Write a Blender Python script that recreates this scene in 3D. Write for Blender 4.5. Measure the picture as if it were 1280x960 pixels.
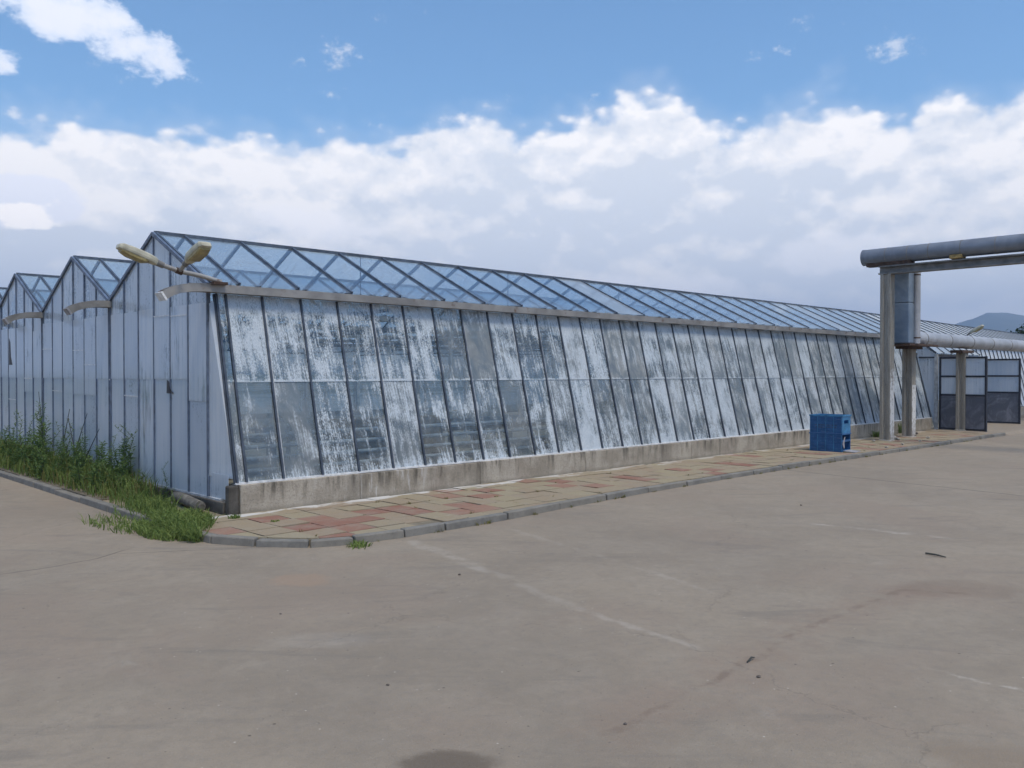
import bpy, math, random
from mathutils import Vector, Matrix
random.seed(7)
for o in list(bpy.data.objects): bpy.data.objects.remove(o)
S = bpy.context.scene; COL = S.collection
R = math.radians
# ---------------------------------------------------------------- camera
HEAD, F, CY, HOR = 46.0, 1068.0, 480.0, 466.0
CAM = Vector((-4.417, -9.129, 1.6))
PITCH = -math.atan((CY-HOR)/F)
cd = bpy.data.cameras.new('camera'); cam = bpy.data.objects.new('camera', cd); COL.objects.link(cam)
cam.location = CAM; cam.rotation_euler = (R(90)+PITCH, 0, R(HEAD-90))
cd.sensor_width = 36; cd.lens = F/1280*36; cd.clip_start = .05; cd.clip_end = 20000
S.camera = cam
_h = R(HEAD)
FW = Vector((math.cos(_h)*math.cos(PITCH), math.sin(_h)*math.cos(PITCH), math.sin(PITCH)))
RT = Vector((math.sin(_h), -math.cos(_h), 0)); UP = RT.cross(FW)
ROAD = -.075
def ground(px, py, z=ROAD):          # photo pixel -> point on a level surface
    d = FW*F + RT*(px-640) - UP*(py-CY); t = (z-CAM.z)/d.z
    return CAM + d*t
# ---------------------------------------------------------------- light and sky
SUN_EL, SUN_AZ = 66.0, -98.0        # azimuth counted from +X towards +Y
S.view_settings.view_transform = 'Standard'; S.view_settings.look = 'None'
S.view_settings.gamma = 1; S.view_settings.use_curve_mapping = False
S.view_settings.exposure = 0.64
sd = bpy.data.lights.new('sun', 'SUN'); sun = bpy.data.objects.new('sun', sd); COL.objects.link(sun)
sd.energy = 2.0; sd.angle = R(18); sd.color = (1, .90, .76)
sv = Vector((math.cos(R(SUN_AZ))*math.cos(R(SUN_EL)), math.sin(R(SUN_AZ))*math.cos(R(SUN_EL)), math.sin(R(SUN_EL))))
sun.rotation_euler = sv.to_track_quat('Z', 'Y').to_euler(); sun.location = (0, 0, 40)

class NT:
    """small node-graph helper"""
    def __init__(s, tree): s.t = tree; s.n = tree.nodes; s.l = tree.links
    def new(s, typ, **kw):
        n = s.n.new(typ)
        for k, v in kw.items(): setattr(n, k, v)
        return n
    def put(s, sock, v):
        if isinstance(v, bpy.types.NodeSocket): s.l.new(v, sock)
        elif v is not None:
            if sock.type == 'RGBA' and len(v) == 3: v = (*v, 1)
            sock.default_value = v
    def m(s, op, a, b=None, c=None, clamp=False):
        n = s.new('ShaderNodeMath', operation=op, use_clamp=clamp)
        for i, v in enumerate((a, b, c)):
            if v is not None: s.put(n.inputs[i], v)
        return n.outputs[0]
    def add(s, *a):
        r = a[0]
        for x in a[1:]: r = s.m('ADD', r, x)
        return r
    def mul(s, a, b): return s.m('MULTIPLY', a, b)
    def sub(s, a, b): return s.m('SUBTRACT', a, b)
    def step(s, v, a, b, lo=0., hi=1.):     # smoothstep a->b
        n = s.new('ShaderNodeMapRange', interpolation_type='SMOOTHSTEP')
        s.put(n.inputs[0], v)
        if a > b: a, b, lo, hi = b, a, hi, lo
        for i, x in zip((1, 2, 3, 4), (a, b, lo, hi)): n.inputs[i].default_value = x
        return n.outputs[0]
    def xyz(s, x, y, z):
        n = s.new('ShaderNodeCombineXYZ')
        for i, v in enumerate((x, y, z)): s.put(n.inputs[i], v)
        return n.outputs[0]
    def sep(s, v):
        n = s.new('ShaderNodeSeparateXYZ'); s.put(n.inputs[0], v); return n.outputs
    def vm(s, op, a, b=None):
        n = s.new('ShaderNodeVectorMath', operation=op); s.put(n.inputs[0], a)
        if b is not None: s.put(n.inputs[1], b)
        return n.outputs[1] if op in ('DOT_PRODUCT', 'LENGTH', 'DISTANCE') else n.outputs[0]
    def noise(s, vec, scale=1., detail=4., rough=.55, dist=0.):
        n = s.new('ShaderNodeTexNoise'); s.put(n.inputs['Vector'], vec)
        n.inputs['Scale'].default_value = scale; n.inputs['Detail'].default_value = detail
        n.inputs['Roughness'].default_value = rough; n.inputs['Distortion'].default_value = dist
        return n.outputs['Fac']
    def voro(s, vec, scale=1., feat='F1'):
        n = s.new('ShaderNodeTexVoronoi', feature=feat); s.put(n.inputs['Vector'], vec)
        n.inputs['Scale'].default_value = scale; return n.outputs['Distance']
    def mix(s, f, a, b, mode='MIX'):
        n = s.new('ShaderNodeMix', data_type='RGBA', blend_type=mode); s.put(n.inputs[0], f)
        s.put(n.inputs[6], a); s.put(n.inputs[7], b); return n.outputs[2]
    def shmix(s, f, a, b):
        n = s.new('ShaderNodeMixShader'); s.put(n.inputs[0], f); s.l.new(a, n.inputs[1]); s.l.new(b, n.inputs[2]); return n.outputs[0]
    def bump(s, h, strength=.3, dist=.02):
        n = s.new('ShaderNodeBump'); s.put(n.inputs['Height'], h)
        n.inputs['Strength'].default_value = strength; n.inputs['Distance'].default_value = dist; return n.outputs[0]
    def pos(s): return s.new('ShaderNodeNewGeometry').outputs['Position']
    def rnd(s): return s.new('ShaderNodeObjectInfo').outputs['Random']
    def obj(s): return s.new('ShaderNodeTexCoord').outputs['Object']

W = bpy.data.worlds.new('World'); S.world = W; W.use_nodes = True
w = NT(W.node_tree); w.n.clear()
sky = w.new('ShaderNodeTexSky', sky_type='NISHITA', sun_disc=False)
sky.sun_elevation = R(SUN_EL); sky.sun_rotation = R(90-SUN_AZ)
sky.air_density = 1.0; sky.dust_density = .6; sky.ozone_density = 2.5; sky.altitude = 300
D = w.new('ShaderNodeTexCoord').outputs['Generated']
dx, dy, dz = w.sep(D)
az = w.mul(w.m('ARCTAN2', dy, dx), 180/math.pi)
el = w.mul(w.m('ARCSINE', dz), 180/math.pi)
# bank of cumulus: its top follows the azimuth, its outline is billowy
cur = w.new('ShaderNodeFloatCurve')
w.put(cur.inputs['Value'], w.m('DIVIDE', w.m('ADD', az, 180.), 360.))
pts = [(-180, 15), (-140, 17), (-100, 14), (-60, 17), (-20, 15.5), (5, 16.0), (13, 15.2), (16.5, 14.4), (19, 15.6), (21.5, 14.5), (25.5, 16.4), (29.5, 16.0),
       (31.5, 15.4), (36, 17.6), (40, 16.4), (44, 15.9), (48.5, 16.6), (53, 15.4), (60, 14.6), (66, 14.6), (72, 14.4), (77, 14.4), (95, 15), (130, 17), (180, 15)]
cm = cur.mapping; c0 = cm.curves[0]
for i, (a, e) in enumerate(pts):
    x, y = (a+180)/360, e/40
    if i == 0: c0.points[0].location = (x, y)
    elif i == len(pts)-1: c0.points[-1].location = (x, y)
    else: c0.points.new(x, y)
cm.update()
top = w.mul(cur.outputs[0], 40.)
Dn = w.xyz(dx, dy, w.mul(dz, 1.5))
n1 = w.noise(Dn, 9, 7, .56, .0)
nf0 = w.noise(Dn, 20, 4, .6)
wsc = w.vm('SCALE', w.xyz(n1, nf0, n1)); wsc.node.inputs['Scale'].default_value = .09
bil = w.add(w.mul(w.voro(w.vm('ADD', Dn, wsc), 17, 'SMOOTH_F1'), .6), w.mul(w.voro(Dn, 55, 'SMOOTH_F1'), .35))
nf = w.noise(Dn, 34, 5, .6)
e = w.sub(w.sub(el, top), w.add(w.mul(w.sub(n1, .5), 2.6), w.mul(w.sub(.36, bil), 4.6), w.mul(w.sub(nf, .5), 1.1)))
bank = w.step(e, .6, -.6)
soft = w.step(e, 2.2, -1.2)
# single clouds above and in front of the bank
def puff(a0, e0, ra, re, tilt=0., k=1.):
    u = w.sub(az, a0); v = w.sub(w.sub(el, e0), w.mul(u, tilt))
    r = w.add(w.m('POWER', w.m('ABSOLUTE', w.mul(u, 1/ra)), 2.), w.m('POWER', w.m('ABSOLUTE', w.mul(v, 1/re)), 2.))
    return w.sub(w.add(w.mul(w.sub(n1, .5), 2.8*k), w.mul(w.sub(nf, .5), 2.2*k)), w.sub(r, .75))
pf = w.m('MAXIMUM', puff(72, 19.8, 5.2, 2.0, .22), w.m('MAXIMUM', puff(77.5, 22.3, 3.2, 2.6), puff(77, 17.2, 1.6, 1.0)))
for a in (-150, -95, -40, 118, 160):
    pf = w.m('MAXIMUM', pf, puff(a, 24+(a % 7), 6, 2.6, .1))
pm = w.step(pf, -.12, .42)
low2 = w.m('MAXIMUM', puff(36, 5.6, 6.5, 1.0, .05, .8), w.m('MAXIMUM', puff(26, 7.4, 4.0, 1.6, -.1, .8), puff(58, 9.5, 5, 1.2, .08, .8)))
for a in (-130, -70, -20, 105, 145): low2 = w.m('MAXIMUM', low2, puff(a, 7., 6, 1.4, .05, .8))
low2 = w.step(low2, -.2, .5)
wisp = w.mul(w.step(w.noise(Dn, 15, 7, .65), .60, .74), w.step(el, 38, 22))
wisp = w.mul(wisp, .55)
lowp = w.step(puff(75.8, 9.9, 3.6, 1.9, -.1, .6), -.05, .22)
# colour inside the bank: sunlit tops, blue-grey bodies, lavender haze below
big = w.noise(w.vm('ADD', Dn, (3.1, .4, 1.7)), 5.2, 6, .58, .2)
shift = w.noise(w.vm('ADD', Dn, (0., 0., .022)), 9, 7, .56, .0)
rel = w.mul(w.sub(n1, shift), 5.5)
rim = w.step(e, -7.5, -.3)
lit = w.m('ADD', w.add(w.mul(rim, .62), rel, w.mul(w.sub(nf, .5), .7)), w.mul(w.sub(big, .48), 3.8), clamp=True)
CL_D, CL_L, CL_W = (4.95, 5.2, 5.65), (6.05, 6.05, 6.2), (7.1, 6.85, 6.7)
ccol = w.mix(w.step(lit, .0, .55), CL_D, CL_L); ccol = w.mix(w.step(lit, .5, 1.), ccol, CL_W)
haze_low = w.step(el, 11, 1.5)
ccol = w.mix(w.mul(haze_low, .55), ccol, (5.75, 5.8, 6.0))
pcol = w.mix(w.step(pf, .1, .9), (5.0, 5.5, 6.5), (6.4, 6.4, 6.6))
lcol = w.mix(w.step(w.add(w.mul(w.sub(n1, shift), 7), w.mul(bil, 1.0)), .0, .6), (8.6, 8.1, 7.7), (6.2, 6.3, 6.9))
bright = w.new('ShaderNodeVectorMath', operation='MULTIPLY')
w.put(bright.inputs[0], sky.outputs[0]); bright.inputs[1].default_value = (.74, .94, 1.0)
base = w.mix(w.mul(soft, .25), bright.outputs[0], CL_L)
out = w.mix(wisp, base, CL_L)
out = w.mix(w.mul(pm, .88), out, pcol)
out = w.mix(w.mul(bank, .96), out, ccol)
out = w.mix(w.mul(low2, .6), out, (6.9, 6.8, 7.0))
out = w.mix(w.mul(lowp, .9), out, lcol)
bg = w.new('ShaderNodeBackground'); w.put(bg.inputs[0], out); bg.inputs[1].default_value = .125
wo = w.new('ShaderNodeOutputWorld'); w.l.new(bg.outputs[0], wo.inputs[0])
W.cycles.sampling_method = 'MANUAL'; W.cycles.sample_map_resolution = 1024
S.cycles.transparent_max_bounces = 48; S.cycles.max_bounces = 7; S.cycles.diffuse_bounces = 3; S.cycles.glossy_bounces = 3; S.cycles.use_adaptive_sampling = True; S.cycles.adaptive_threshold = .02; S.cycles.volume_bounces = 0
S.cycles.caustics_reflective = False; S.cycles.caustics_refractive = False

# ---------------------------------------------------------------- mesh helpers
class MB:
    def __init__(s): s.v = []; s.f = []; s.sm = []
    def poly(s, pts, faces, smooth=False):
        b = len(s.v); s.v += [tuple(p) for p in pts]
        for f in faces: s.f.append(tuple(i+b for i in f)); s.sm.append(smooth)
        return s
    def box(s, lo, hi):
        x0, y0, z0 = lo; x1, y1, z1 = hi
        p = [(x0,y0,z0),(x1,y0,z0),(x1,y1,z0),(x0,y1,z0),(x0,y0,z1),(x1,y0,z1),(x1,y1,z1),(x0,y1,z1)]
        return s.poly(p, [(0,3,2,1),(4,5,6,7),(0,1,5,4),(1,2,6,5),(2,3,7,6),(3,0,4,7)])
    def hexa(s, a, b):                 # two matching quads -> solid
        return s.poly(list(a)+list(b), [(0,3,2,1),(4,5,6,7),(0,1,5,4),(1,2,6,5),(2,3,7,6),(3,0,4,7)])
    def bar(s, p, q, wd, ht, up=(0, 0, 1)):
        p, q, up = Vector(p), Vector(q), Vector(up); d = (q-p).normalized()
        sd_ = d.cross(up).normalized(); u = sd_.cross(d)
        a = [p+sd_*i*wd/2+u*j*ht/2 for i, j in ((-1,-1),(1,-1),(1,1),(-1,1))]
        b = [x+(q-p) for x in a]
        return s.hexa(a, b)
    def plate(s, pts, th):             # planar polygon given thickness
        P = [Vector(p) for p in pts]; n = (P[1]-P[0]).cross(P[2]-P[0]).normalized()*th/2
        k = len(P); a = [x-n for x in P]; b = [x+n for x in P]
        return s.poly(a+b, [tuple(range(k))[::-1], tuple(range(k, 2*k))]+[(i, (i+1) % k, (i+1) % k+k, i+k) for i in range(k)])
    def tube(s, path, rad, seg=12, cap=True, smooth=True, squash=1.):
        P = [Vector(p) for p in path]; n = len(P)
        rs = rad if isinstance(rad, (list, tuple)) else [rad]*n
        rings = []; ref = None
        for i in range(n):
            d = (P[min(i+1, n-1)]-P[max(i-1, 0)]).normalized()
            if ref is None: ref = Vector((0, 0, 1)) if abs(d.z) < .9 else Vector((1, 0, 0))
            a = d.cross(ref).normalized(); b = a.cross(d).normalized(); ref = b
            rings.append([P[i]+(a*math.cos(t)+b*math.sin(t)*squash)*rs[i] for t in [2*math.pi*k/seg for k in range(seg)]])
        pts = [x for r_ in rings for x in r_]
        fs = [(i*seg+k, i*seg+(k+1) % seg, (i+1)*seg+(k+1) % seg, (i+1)*seg+k) for i in range(n-1) for k in range(seg)]
        s.poly(pts, fs, smooth)
        if cap:
            s.poly(rings[0], [tuple(range(seg))[::-1]]); s.poly(rings[-1], [tuple(range(seg))])
        return s
    def sweep(s, prof, path):          # prof: (side, up) closed loop; path in a vertical plane or level
        P = [Vector(p) for p in path]; n = len(P); k = len(prof); pts = []
        for i in range(n):
            d = (P[min(i+1, n-1)]-P[max(i-1, 0)]).normalized()
            a = d.cross(Vector((0, 0, 1))).normalized(); u = a.cross(d)
            pts += [P[i]+a*x+u*y for x, y in prof]
        fs = [(i*k+j, i*k+(j+1) % k, (i+1)*k+(j+1) % k, (i+1)*k+j) for i in range(n-1) for j in range(k)]
        fs += [tuple(range(k))[::-1], tuple(range((n-1)*k, n*k))]
        return s.poly(pts, fs)
    def mesh(s, name):
        me = bpy.data.meshes.new(name); me.from_pydata(s.v, [], s.f); me.update()
        me.polygons.foreach_set('use_smooth', s.sm)
        return me
    def build(s, name, mat, parent=None, loc=None, bevel=0, **kw):
        return link(name, s.mesh(name), mat, parent, loc, bevel, **kw)
def link(name, me, mat, parent=None, loc=None, bevel=0, **kw):
    o = bpy.data.objects.new(name, me); COL.objects.link(o)
    if mat is not None and not me.materials: me.materials.append(mat)
    if parent is not None: o.parent = parent
    if loc is not None: o.location = loc
    if bevel:
        b = o.modifiers.new('bevel', 'BEVEL'); b.width = bevel; b.segments = 2; b.limit_method = 'ANGLE'; b.angle_limit = R(35)
    return tag(o, **kw)
def tag(o, label=None, cat=None, group=None, kind=None):
    for k, v in (('label', label), ('category', cat), ('group', group), ('kind', kind)):
        if v: o[k] = v
    return o
def empty(name, loc=(0, 0, 0), rz=0., **kw):
    o = bpy.data.objects.new(name, None); COL.objects.link(o); o.location = loc; o.rotation_euler = (0, 0, rz)
    o.empty_display_size = .2
    return tag(o, **kw)
def copy_tree(o, parent=None):
    c = o.copy(); COL.objects.link(c); c.parent = parent
    for ch in list(o.children): copy_tree(ch, c)
    return c

# ---------------------------------------------------------------- materials
SP = 1.6/3                              # glazing bar spacing of the side wall
def mat(name, fn=None, color=(.5, .5, .5), rough=.7, metal=0., var=.12, scale=6., bump=.0, spec=.5, rnd=0.):
    M = bpy.data.materials.new(name); M.use_nodes = True
    t = NT(M.node_tree); t.n.clear(); o = t.new('ShaderNodeOutputMaterial')
    if fn: t.l.new(fn(t), o.inputs[0]); return M
    b = t.new('ShaderNodeBsdfPrincipled'); p = t.obj()
    n = t.noise(p, scale, 6, .6)
    f = t.add(1-var, t.mul(t.step(n, .3, .7), 2*var))
    if rnd: f = t.mul(f, t.add(1-rnd, t.mul(t.rnd(), 2*rnd)))
    col = t.vm('SCALE', t.vm('ADD', color, (0, 0, 0))); sc = col.node.inputs['Scale']; t.put(sc, f)
    t.put(b.inputs['Base Color'], col); b.inputs['Roughness'].default_value = rough
    b.inputs['Metallic'].default_value = metal; b.inputs['Specular IOR Level'].default_value = spec
    if bump: t.put(b.inputs['Normal'], t.bump(t.noise(p, scale*4, 5, .65), bump, .01))
    t.l.new(b.outputs[0], o.inputs[0]); return M

def bsdf(t, col, rough=.8, normal=None, metal=0., spec=.4):
    b = t.new('ShaderNodeBsdfPrincipled'); t.put(b.inputs['Base Color'], col); t.put(b.inputs['Roughness'], rough)
    b.inputs['Metallic'].default_value = metal; b.inputs['Specular IOR Level'].default_value = spec
    if normal is not None: t.put(b.inputs['Normal'], normal)
    return b.outputs[0]

def schlick(t):                        # the same from both faces of a thin pane
    lw = t.new('ShaderNodeLayerWeight'); lw.inputs[0].default_value = .5
    return t.add(.04, t.mul(t.m('POWER', lw.outputs['Facing'], 5.), .96))
def pane_glass(t, tint, refl=1., rough=.03):
    tr = t.new('ShaderNodeBsdfTransparent'); t.put(tr.inputs[0], tint)
    gl = t.new('ShaderNodeBsdfGlossy'); gl.inputs['Roughness'].default_value = rough; t.put(gl.inputs[0], (.9, .95, 1.))
    return t.shmix(t.m('MULTIPLY', schlick(t), refl, clamp=True), tr.outputs[0], gl.outputs[0])
def limewash(t, col, trans=.35):
    d = t.new('ShaderNodeBsdfDiffuse'); t.put(d.inputs[0], col)
    l = t.new('ShaderNodeBsdfTranslucent'); t.put(l.inputs[0], col)
    return t.shmix(trans, d.outputs[0], l.outputs[0])

def wash_wall(t):
    p = t.pos(); x, y, z = t.sep(p); r = t.rnd(); r30 = t.mul(r, 37.)
    r2 = t.m('FRACT', t.mul(r, 7.31)); r3 = t.m('FRACT', t.mul(r, 23.7))
    q = t.add(x, t.mul(y, .35))
    streak = t.noise(t.xyz(t.mul(q, 40.), t.mul(z, 1.3), r30), 1, 5, .65)
    drip = t.noise(t.xyz(t.mul(q, 12.), t.mul(z, .9), r30), 1, 3, .6)
    speck = t.noise(t.xyz(t.mul(q, 85.), t.mul(z, 36.), r30), 1, 4, .7)
    large = t.noise(t.xyz(t.mul(q, 4.2), t.mul(z, 2.4), t.mul(r, 11.)), 1, 4, .62, .5)
    ox = t.sep(t.obj())[0]; edge = t.m('MINIMUM', ox, t.m('ABSOLUTE', t.sub(SP, ox)))
    broad = t.noise(t.xyz(t.mul(x, .55), t.mul(z, 2.3), 4.), 1, 3, .5)
    m_ = t.add(t.mul(t.sub(streak, .5), 1.9), t.mul(t.sub(drip, .5), 1.5), t.mul(t.sub(speck, .5), t.add(1.1, t.mul(t.m('FRACT', t.mul(r, 3.9)), 1.3))), t.mul(t.sub(large, .5), 2.2), t.mul(t.sub(broad, .5), 1.3),
               t.mul(t.sub(r2, .5), .8), t.step(z, 2.12, 2.42, 0., .45), t.step(z, .52, .36, 0., .30),
               t.mul(t.step(t.m('ABSOLUTE', t.sub(z, t.add(1.50, t.mul(t.sub(large, .5), .08)))), .022, .006), .5), t.step(x, 0., 15., 0., .17), t.mul(t.step(edge, .045, .012), .16), -.16)
    mask = t.mul(t.step(m_, -.32, .42), t.mul(t.step(x, 4., 13., 1., .80), t.add(.72, t.mul(t.step(large, .35, .6), .28))))
    film = t.m('MULTIPLY', t.add(.25, t.step(x, 3., 8., -.14, 0.), t.mul(r3, .22), t.mul(t.sub(large, .5), .8), t.step(x, 3., 14., 0., .34), t.step(r3, .72, .96, 0., .35)), 1., clamp=True)
    dirt = t.mix(t.step(large, .35, .65), (.30, .355, .40), (.41, .435, .445))
    g = pane_glass(t, (.88, .92, .93), 1.0)
    g = t.shmix(film, g, limewash(t, dirt, .4))
    tone = t.mix(t.step(speck, .35, .7), (.56, .64, .71), (.82, .87, .91))
    return t.shmix(t.mul(mask, .9), g, limewash(t, tone, .3))
def wash_gable(bias, tone0, tone1, film0):
    def fn(t):
        p = t.pos(); x, y, z = t.sep(p); r = t.rnd(); r30 = t.mul(r, 31.); r2 = t.m('FRACT', t.mul(r, 5.7))
        streak = t.noise(t.xyz(t.mul(y, 22.), t.mul(z, 1.1), r30), 1, 5, .6)
        speck = t.noise(t.xyz(t.mul(y, 50.), t.mul(z, 30.), r30), 1, 4, .65)
        large = t.noise(t.xyz(t.mul(y, 1.7), t.mul(z, 1.1), t.mul(r, 3.)), 1, 4, .55, .5)
        m_ = t.add(t.mul(t.sub(streak, .5), 1.1), t.mul(t.sub(speck, .5), t.mul(r2, 1.6)), t.mul(t.sub(large, .5), 1.5), t.mul(t.sub(r, .5), .25), t.step(z, .5, .15, 0., -.16), bias)
        mask = t.step(m_, -.22, .22)
        tone = t.mix(t.step(t.add(t.mul(streak, .6), t.mul(large, .4)), .38, .62), tone0, tone1)
        tone = t.mix(t.mul(r2, .5), tone, (.62, .70, .79))
        g = t.shmix(film0, pane_glass(t, (.88, .92, .94), 1.0), limewash(t, (.36, .42, .47), .45))
        lay = t.shmix(t.mul(mask, .93), g, limewash(t, tone, .5))
        gl = t.new('ShaderNodeBsdfGlossy'); gl.inputs['Roughness'].default_value = .12; t.put(gl.inputs[0], (.85, .92, 1.))
        return t.shmix(t.m('MULTIPLY', schlick(t), .9, clamp=True), lay, gl.outputs[0])
    return fn
def roof_glass(t):
    p = t.pos(); x, y, z = t.sep(p); r = t.rnd()
    n = t.noise(t.xyz(t.mul(x, 3.), t.mul(y, 2.), t.mul(r, 9.)), 1, 5, .6)
    n2 = t.noise(t.xyz(t.mul(x, 18.), t.mul(y, 3.), t.mul(r, 9.)), 1, 4, .6)
    low = t.step(z, 2.85, 2.62, 0., .10)
    film = t.add(.03, t.mul(r, .05), t.step(r, .86, .95, 0., .22), low, t.mul(t.step(t.add(t.mul(n, .6), t.mul(n2, .4)), .5, .75), .22), t.step(x, 6., 22., 0., .34))
    return t.shmix(film, pane_glass(t, (.92, .96, .975), .9), limewash(t, (.68, .74, .80), .55))

def yard(t):
    p = t.pos(); x, y, z = t.sep(p)
    a = t.noise(p, .38, 6, .6, .6); b = t.noise(p, 1.7, 7, .62, .4); c = t.noise(p, 17, 6, .7); d = t.noise(p, 95, 3, .7)
    dr = t.noise(t.xyz(t.mul(t.add(x, y), 1.9), t.mul(t.sub(x, y), .45), 3.), 1, 7, .68, .8)
    col = t.mix(t.step(a, .35, .65), (.248, .216, .176), (.30, .26, .208))
    col = t.mix(t.mul(t.step(b, .42, .68), .3), col, (.34, .305, .255))
    mid = t.noise(t.vm('ADD', p, (1., 5., 3.)), 6.5, 6, .68, .5)
    col = t.mix(t.mul(t.step(mid, .46, .66), .25), col, (.20, .175, .145))
    col = t.mix(t.mul(t.step(mid, .46, .30), .15), col, (.40, .36, .30))
    warm = t.noise(t.vm('ADD', p, (9., 4., 2.)), .55, 5, .6, .7)
    col = t.mix(t.mul(t.step(warm, .46, .68), .5), col, (.275, .225, .182))
    col = t.mix(t.mul(t.step(dr, .53, .68), .5), col, (.19, .172, .15))
    col = t.mix(t.mul(t.step(t.noise(t.vm('ADD', p, (2., 7., 0.)), 1.1, 8, .72, 1.2), .62, .74), .22), col, (.42, .40, .36))
    col = t.mix(t.mul(t.step(c, .42, .72), .35), col, (.20, .185, .165))
    col = t.mix(t.mul(t.step(d, .60, .74), .5), col, (.13, .12, .105))
    col = t.mix(t.mul(t.step(d, .40, .26), .35), col, (.46, .44, .40))
    for sc_, rad_, keep, dk in ((7., .075, .30, (.085, .075, .065)), (23., .13, .28, (.12, .105, .09)), (14., .10, .80, (.50, .47, .42))):
        vn = t.new('ShaderNodeTexVoronoi'); t.put(vn.inputs['Vector'], p); vn.inputs['Scale'].default_value = sc_
        pick = t.step(t.sep(vn.outputs['Color'])[0], keep, keep-.05) if keep < .5 else t.step(t.sep(vn.outputs['Color'])[0], keep, keep+.05)
        col = t.mix(t.mul(t.mul(t.step(vn.outputs['Distance'], rad_, rad_*.5), pick), .8), col, dk)
    wob = t.mul(t.sub(t.noise(p, 3.2, 5, .65), .5), .22)
    def seg(P, Q, wd, lo=.45, wb=1.):
        ax, ay = P[0], P[1]; L = math.hypot(Q[0]-ax, Q[1]-ay); ux, uy = (Q[0]-ax)/L, (Q[1]-ay)/L
        rx = t.sub(x, ax); ry = t.sub(y, ay)
        s_ = t.add(t.mul(rx, ux), t.mul(ry, uy)); n_ = t.m('ABSOLUTE', t.add(t.add(t.mul(rx, -uy), t.mul(ry, ux)), t.mul(wob, wb)))
        k = t.mul(t.step(n_, wd, wd*.2), t.mul(t.step(s_, -.15, .1), t.step(s_, L+.15, L-.1)))
        return t.mul(k, t.step(t.noise(p, 5, 5, .7), lo-.1, lo+.16))
    for P, Q, wd, st in (((512, 676), (612, 713), .11, .26), ((612, 713), (720, 762), .08, .16), ((720, 762), (868, 808), .055, .24), ((790, 708), (885, 738), .05, .16),
                         ((1180, 840), (1290, 866), .03, .55), ((640, 662), (765, 700), .06, .14), ((1020, 655), (1180, 672), .08, .4), ((345, 808), (440, 800), .08, .12)):
        col = t.mix(t.mul(seg(ground(*P), ground(*Q), wd), st), col, (.52, .50, .46))
    for P, Q, wd in (((0, 718), (62, 709), .014), ((62, 709), (118, 699), .012), ((118, 699), (155, 688), .014), ((150, 692), (330, 684), .01), ((960, 585), (1280, 620), .03)):
        col = t.mix(t.mul(seg(ground(*P), ground(*Q), wd, .3, .25), .75), col, (.08, .072, .062))
    for P, Q in (((740, 930), (905, 845)), ((905, 845), (1015, 782)), ((1015, 782), (1130, 738)), ((1130, 738), (1215, 742))):
        col = t.mix(t.mul(seg(ground(*P), ground(*Q), .045, .50), .45), col, (.13, .10, .08))
        col = t.mix(t.mul(seg(ground(*P), ground(*Q), .36, .44), .2), col, (.25, .175, .135))
    def spot(px, py, ra, rb, edge=.35):
        c_ = ground(px, py)
        u = t.sub(x, c_.x); v = t.sub(y, c_.y); h = R(HEAD)
        f1 = t.mul(t.add(t.mul(u, math.sin(h)), t.mul(v, -math.cos(h))), 1/ra); f2 = t.mul(t.add(t.mul(u, math.cos(h)), t.mul(v, math.sin(h))), 1/rb)
        rr = t.add(t.mul(f1, f1), t.mul(f2, f2), t.mul(t.sub(b, .5), 1.6), t.mul(t.sub(c, .5), .7))
        return t.step(rr, 1., 1.-edge*2)
    col = t.mix(t.mul(spot(560, 955, .24, .16), .7), col, (.11, .09, .07))
    col = t.mix(t.mul(spot(1190, 735, .55, .35), .3), col, (.16, .115, .09))
    col = t.mix(t.mul(spot(375, 725, .30, .25), .4), col, (.34, .24, .17))
    col = t.mix(t.mul(spot(1250, 955, .35, .30), .45), col, (.22, .175, .13))
    col = t.mix(t.mul(spot(400, 800, .4, .18), .1), col, (.42, .41, .39))
    col = t.vm('MULTIPLY', col, (.95, .91, .86))
    ck = t.new('ShaderNodeTexVoronoi', feature='DISTANCE_TO_EDGE'); t.put(ck.inputs['Vector'], t.vm('ADD', p, t.xyz(t.mul(b, .9), t.mul(mid, .35), 0.))); ck.inputs['Scale'].default_value = .34
    crack = t.mul(t.step(ck.outputs['Distance'], .0035, .0012), t.step(t.noise(p, .8, 3, .5), .47, .56))
    col = t.mix(t.mul(crack, .25), col, (.075, .066, .056))
    nrm = t.bump(t.add(t.mul(c, .7), t.mul(d, .8), t.mul(b, .8)), .5, .012)
    return bsdf(t, col, .88, nrm, spec=.3)
def paver(c1, c2):
    def fn(t):
        p = t.pos(); x, y, z = t.sep(p); r = t.rnd()
        a = t.noise(p, 3.5, 6, .65); f = t.noise(p, 40, 5, .7)
        col = t.mix(r, c1, c2)
        col = t.mix(t.mul(t.step(a, .4, .7), .5), col, (.29, .255, .20))
        col = t.mix(t.mul(t.step(f, .45, .7), .4), col, (.15, .13, .10))
        near = t.add(t.step(y, -.42, -.05, 0., .36), t.mul(t.sub(t.noise(t.vm('MULTIPLY', p, (1., 3., 1.)), 1.6, 6, .65, .6), .5), 1.7))
        white = t.mul(t.mul(t.step(near, .26, .42), t.step(y, .12, .0)), t.step(x, 7., 3.5, .45, .85))
        col = t.mix(white, col, (.56, .55, .53))
        return bsdf(t, col, .9, t.bump(f, .3, .006), spec=.25)
    return fn
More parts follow.
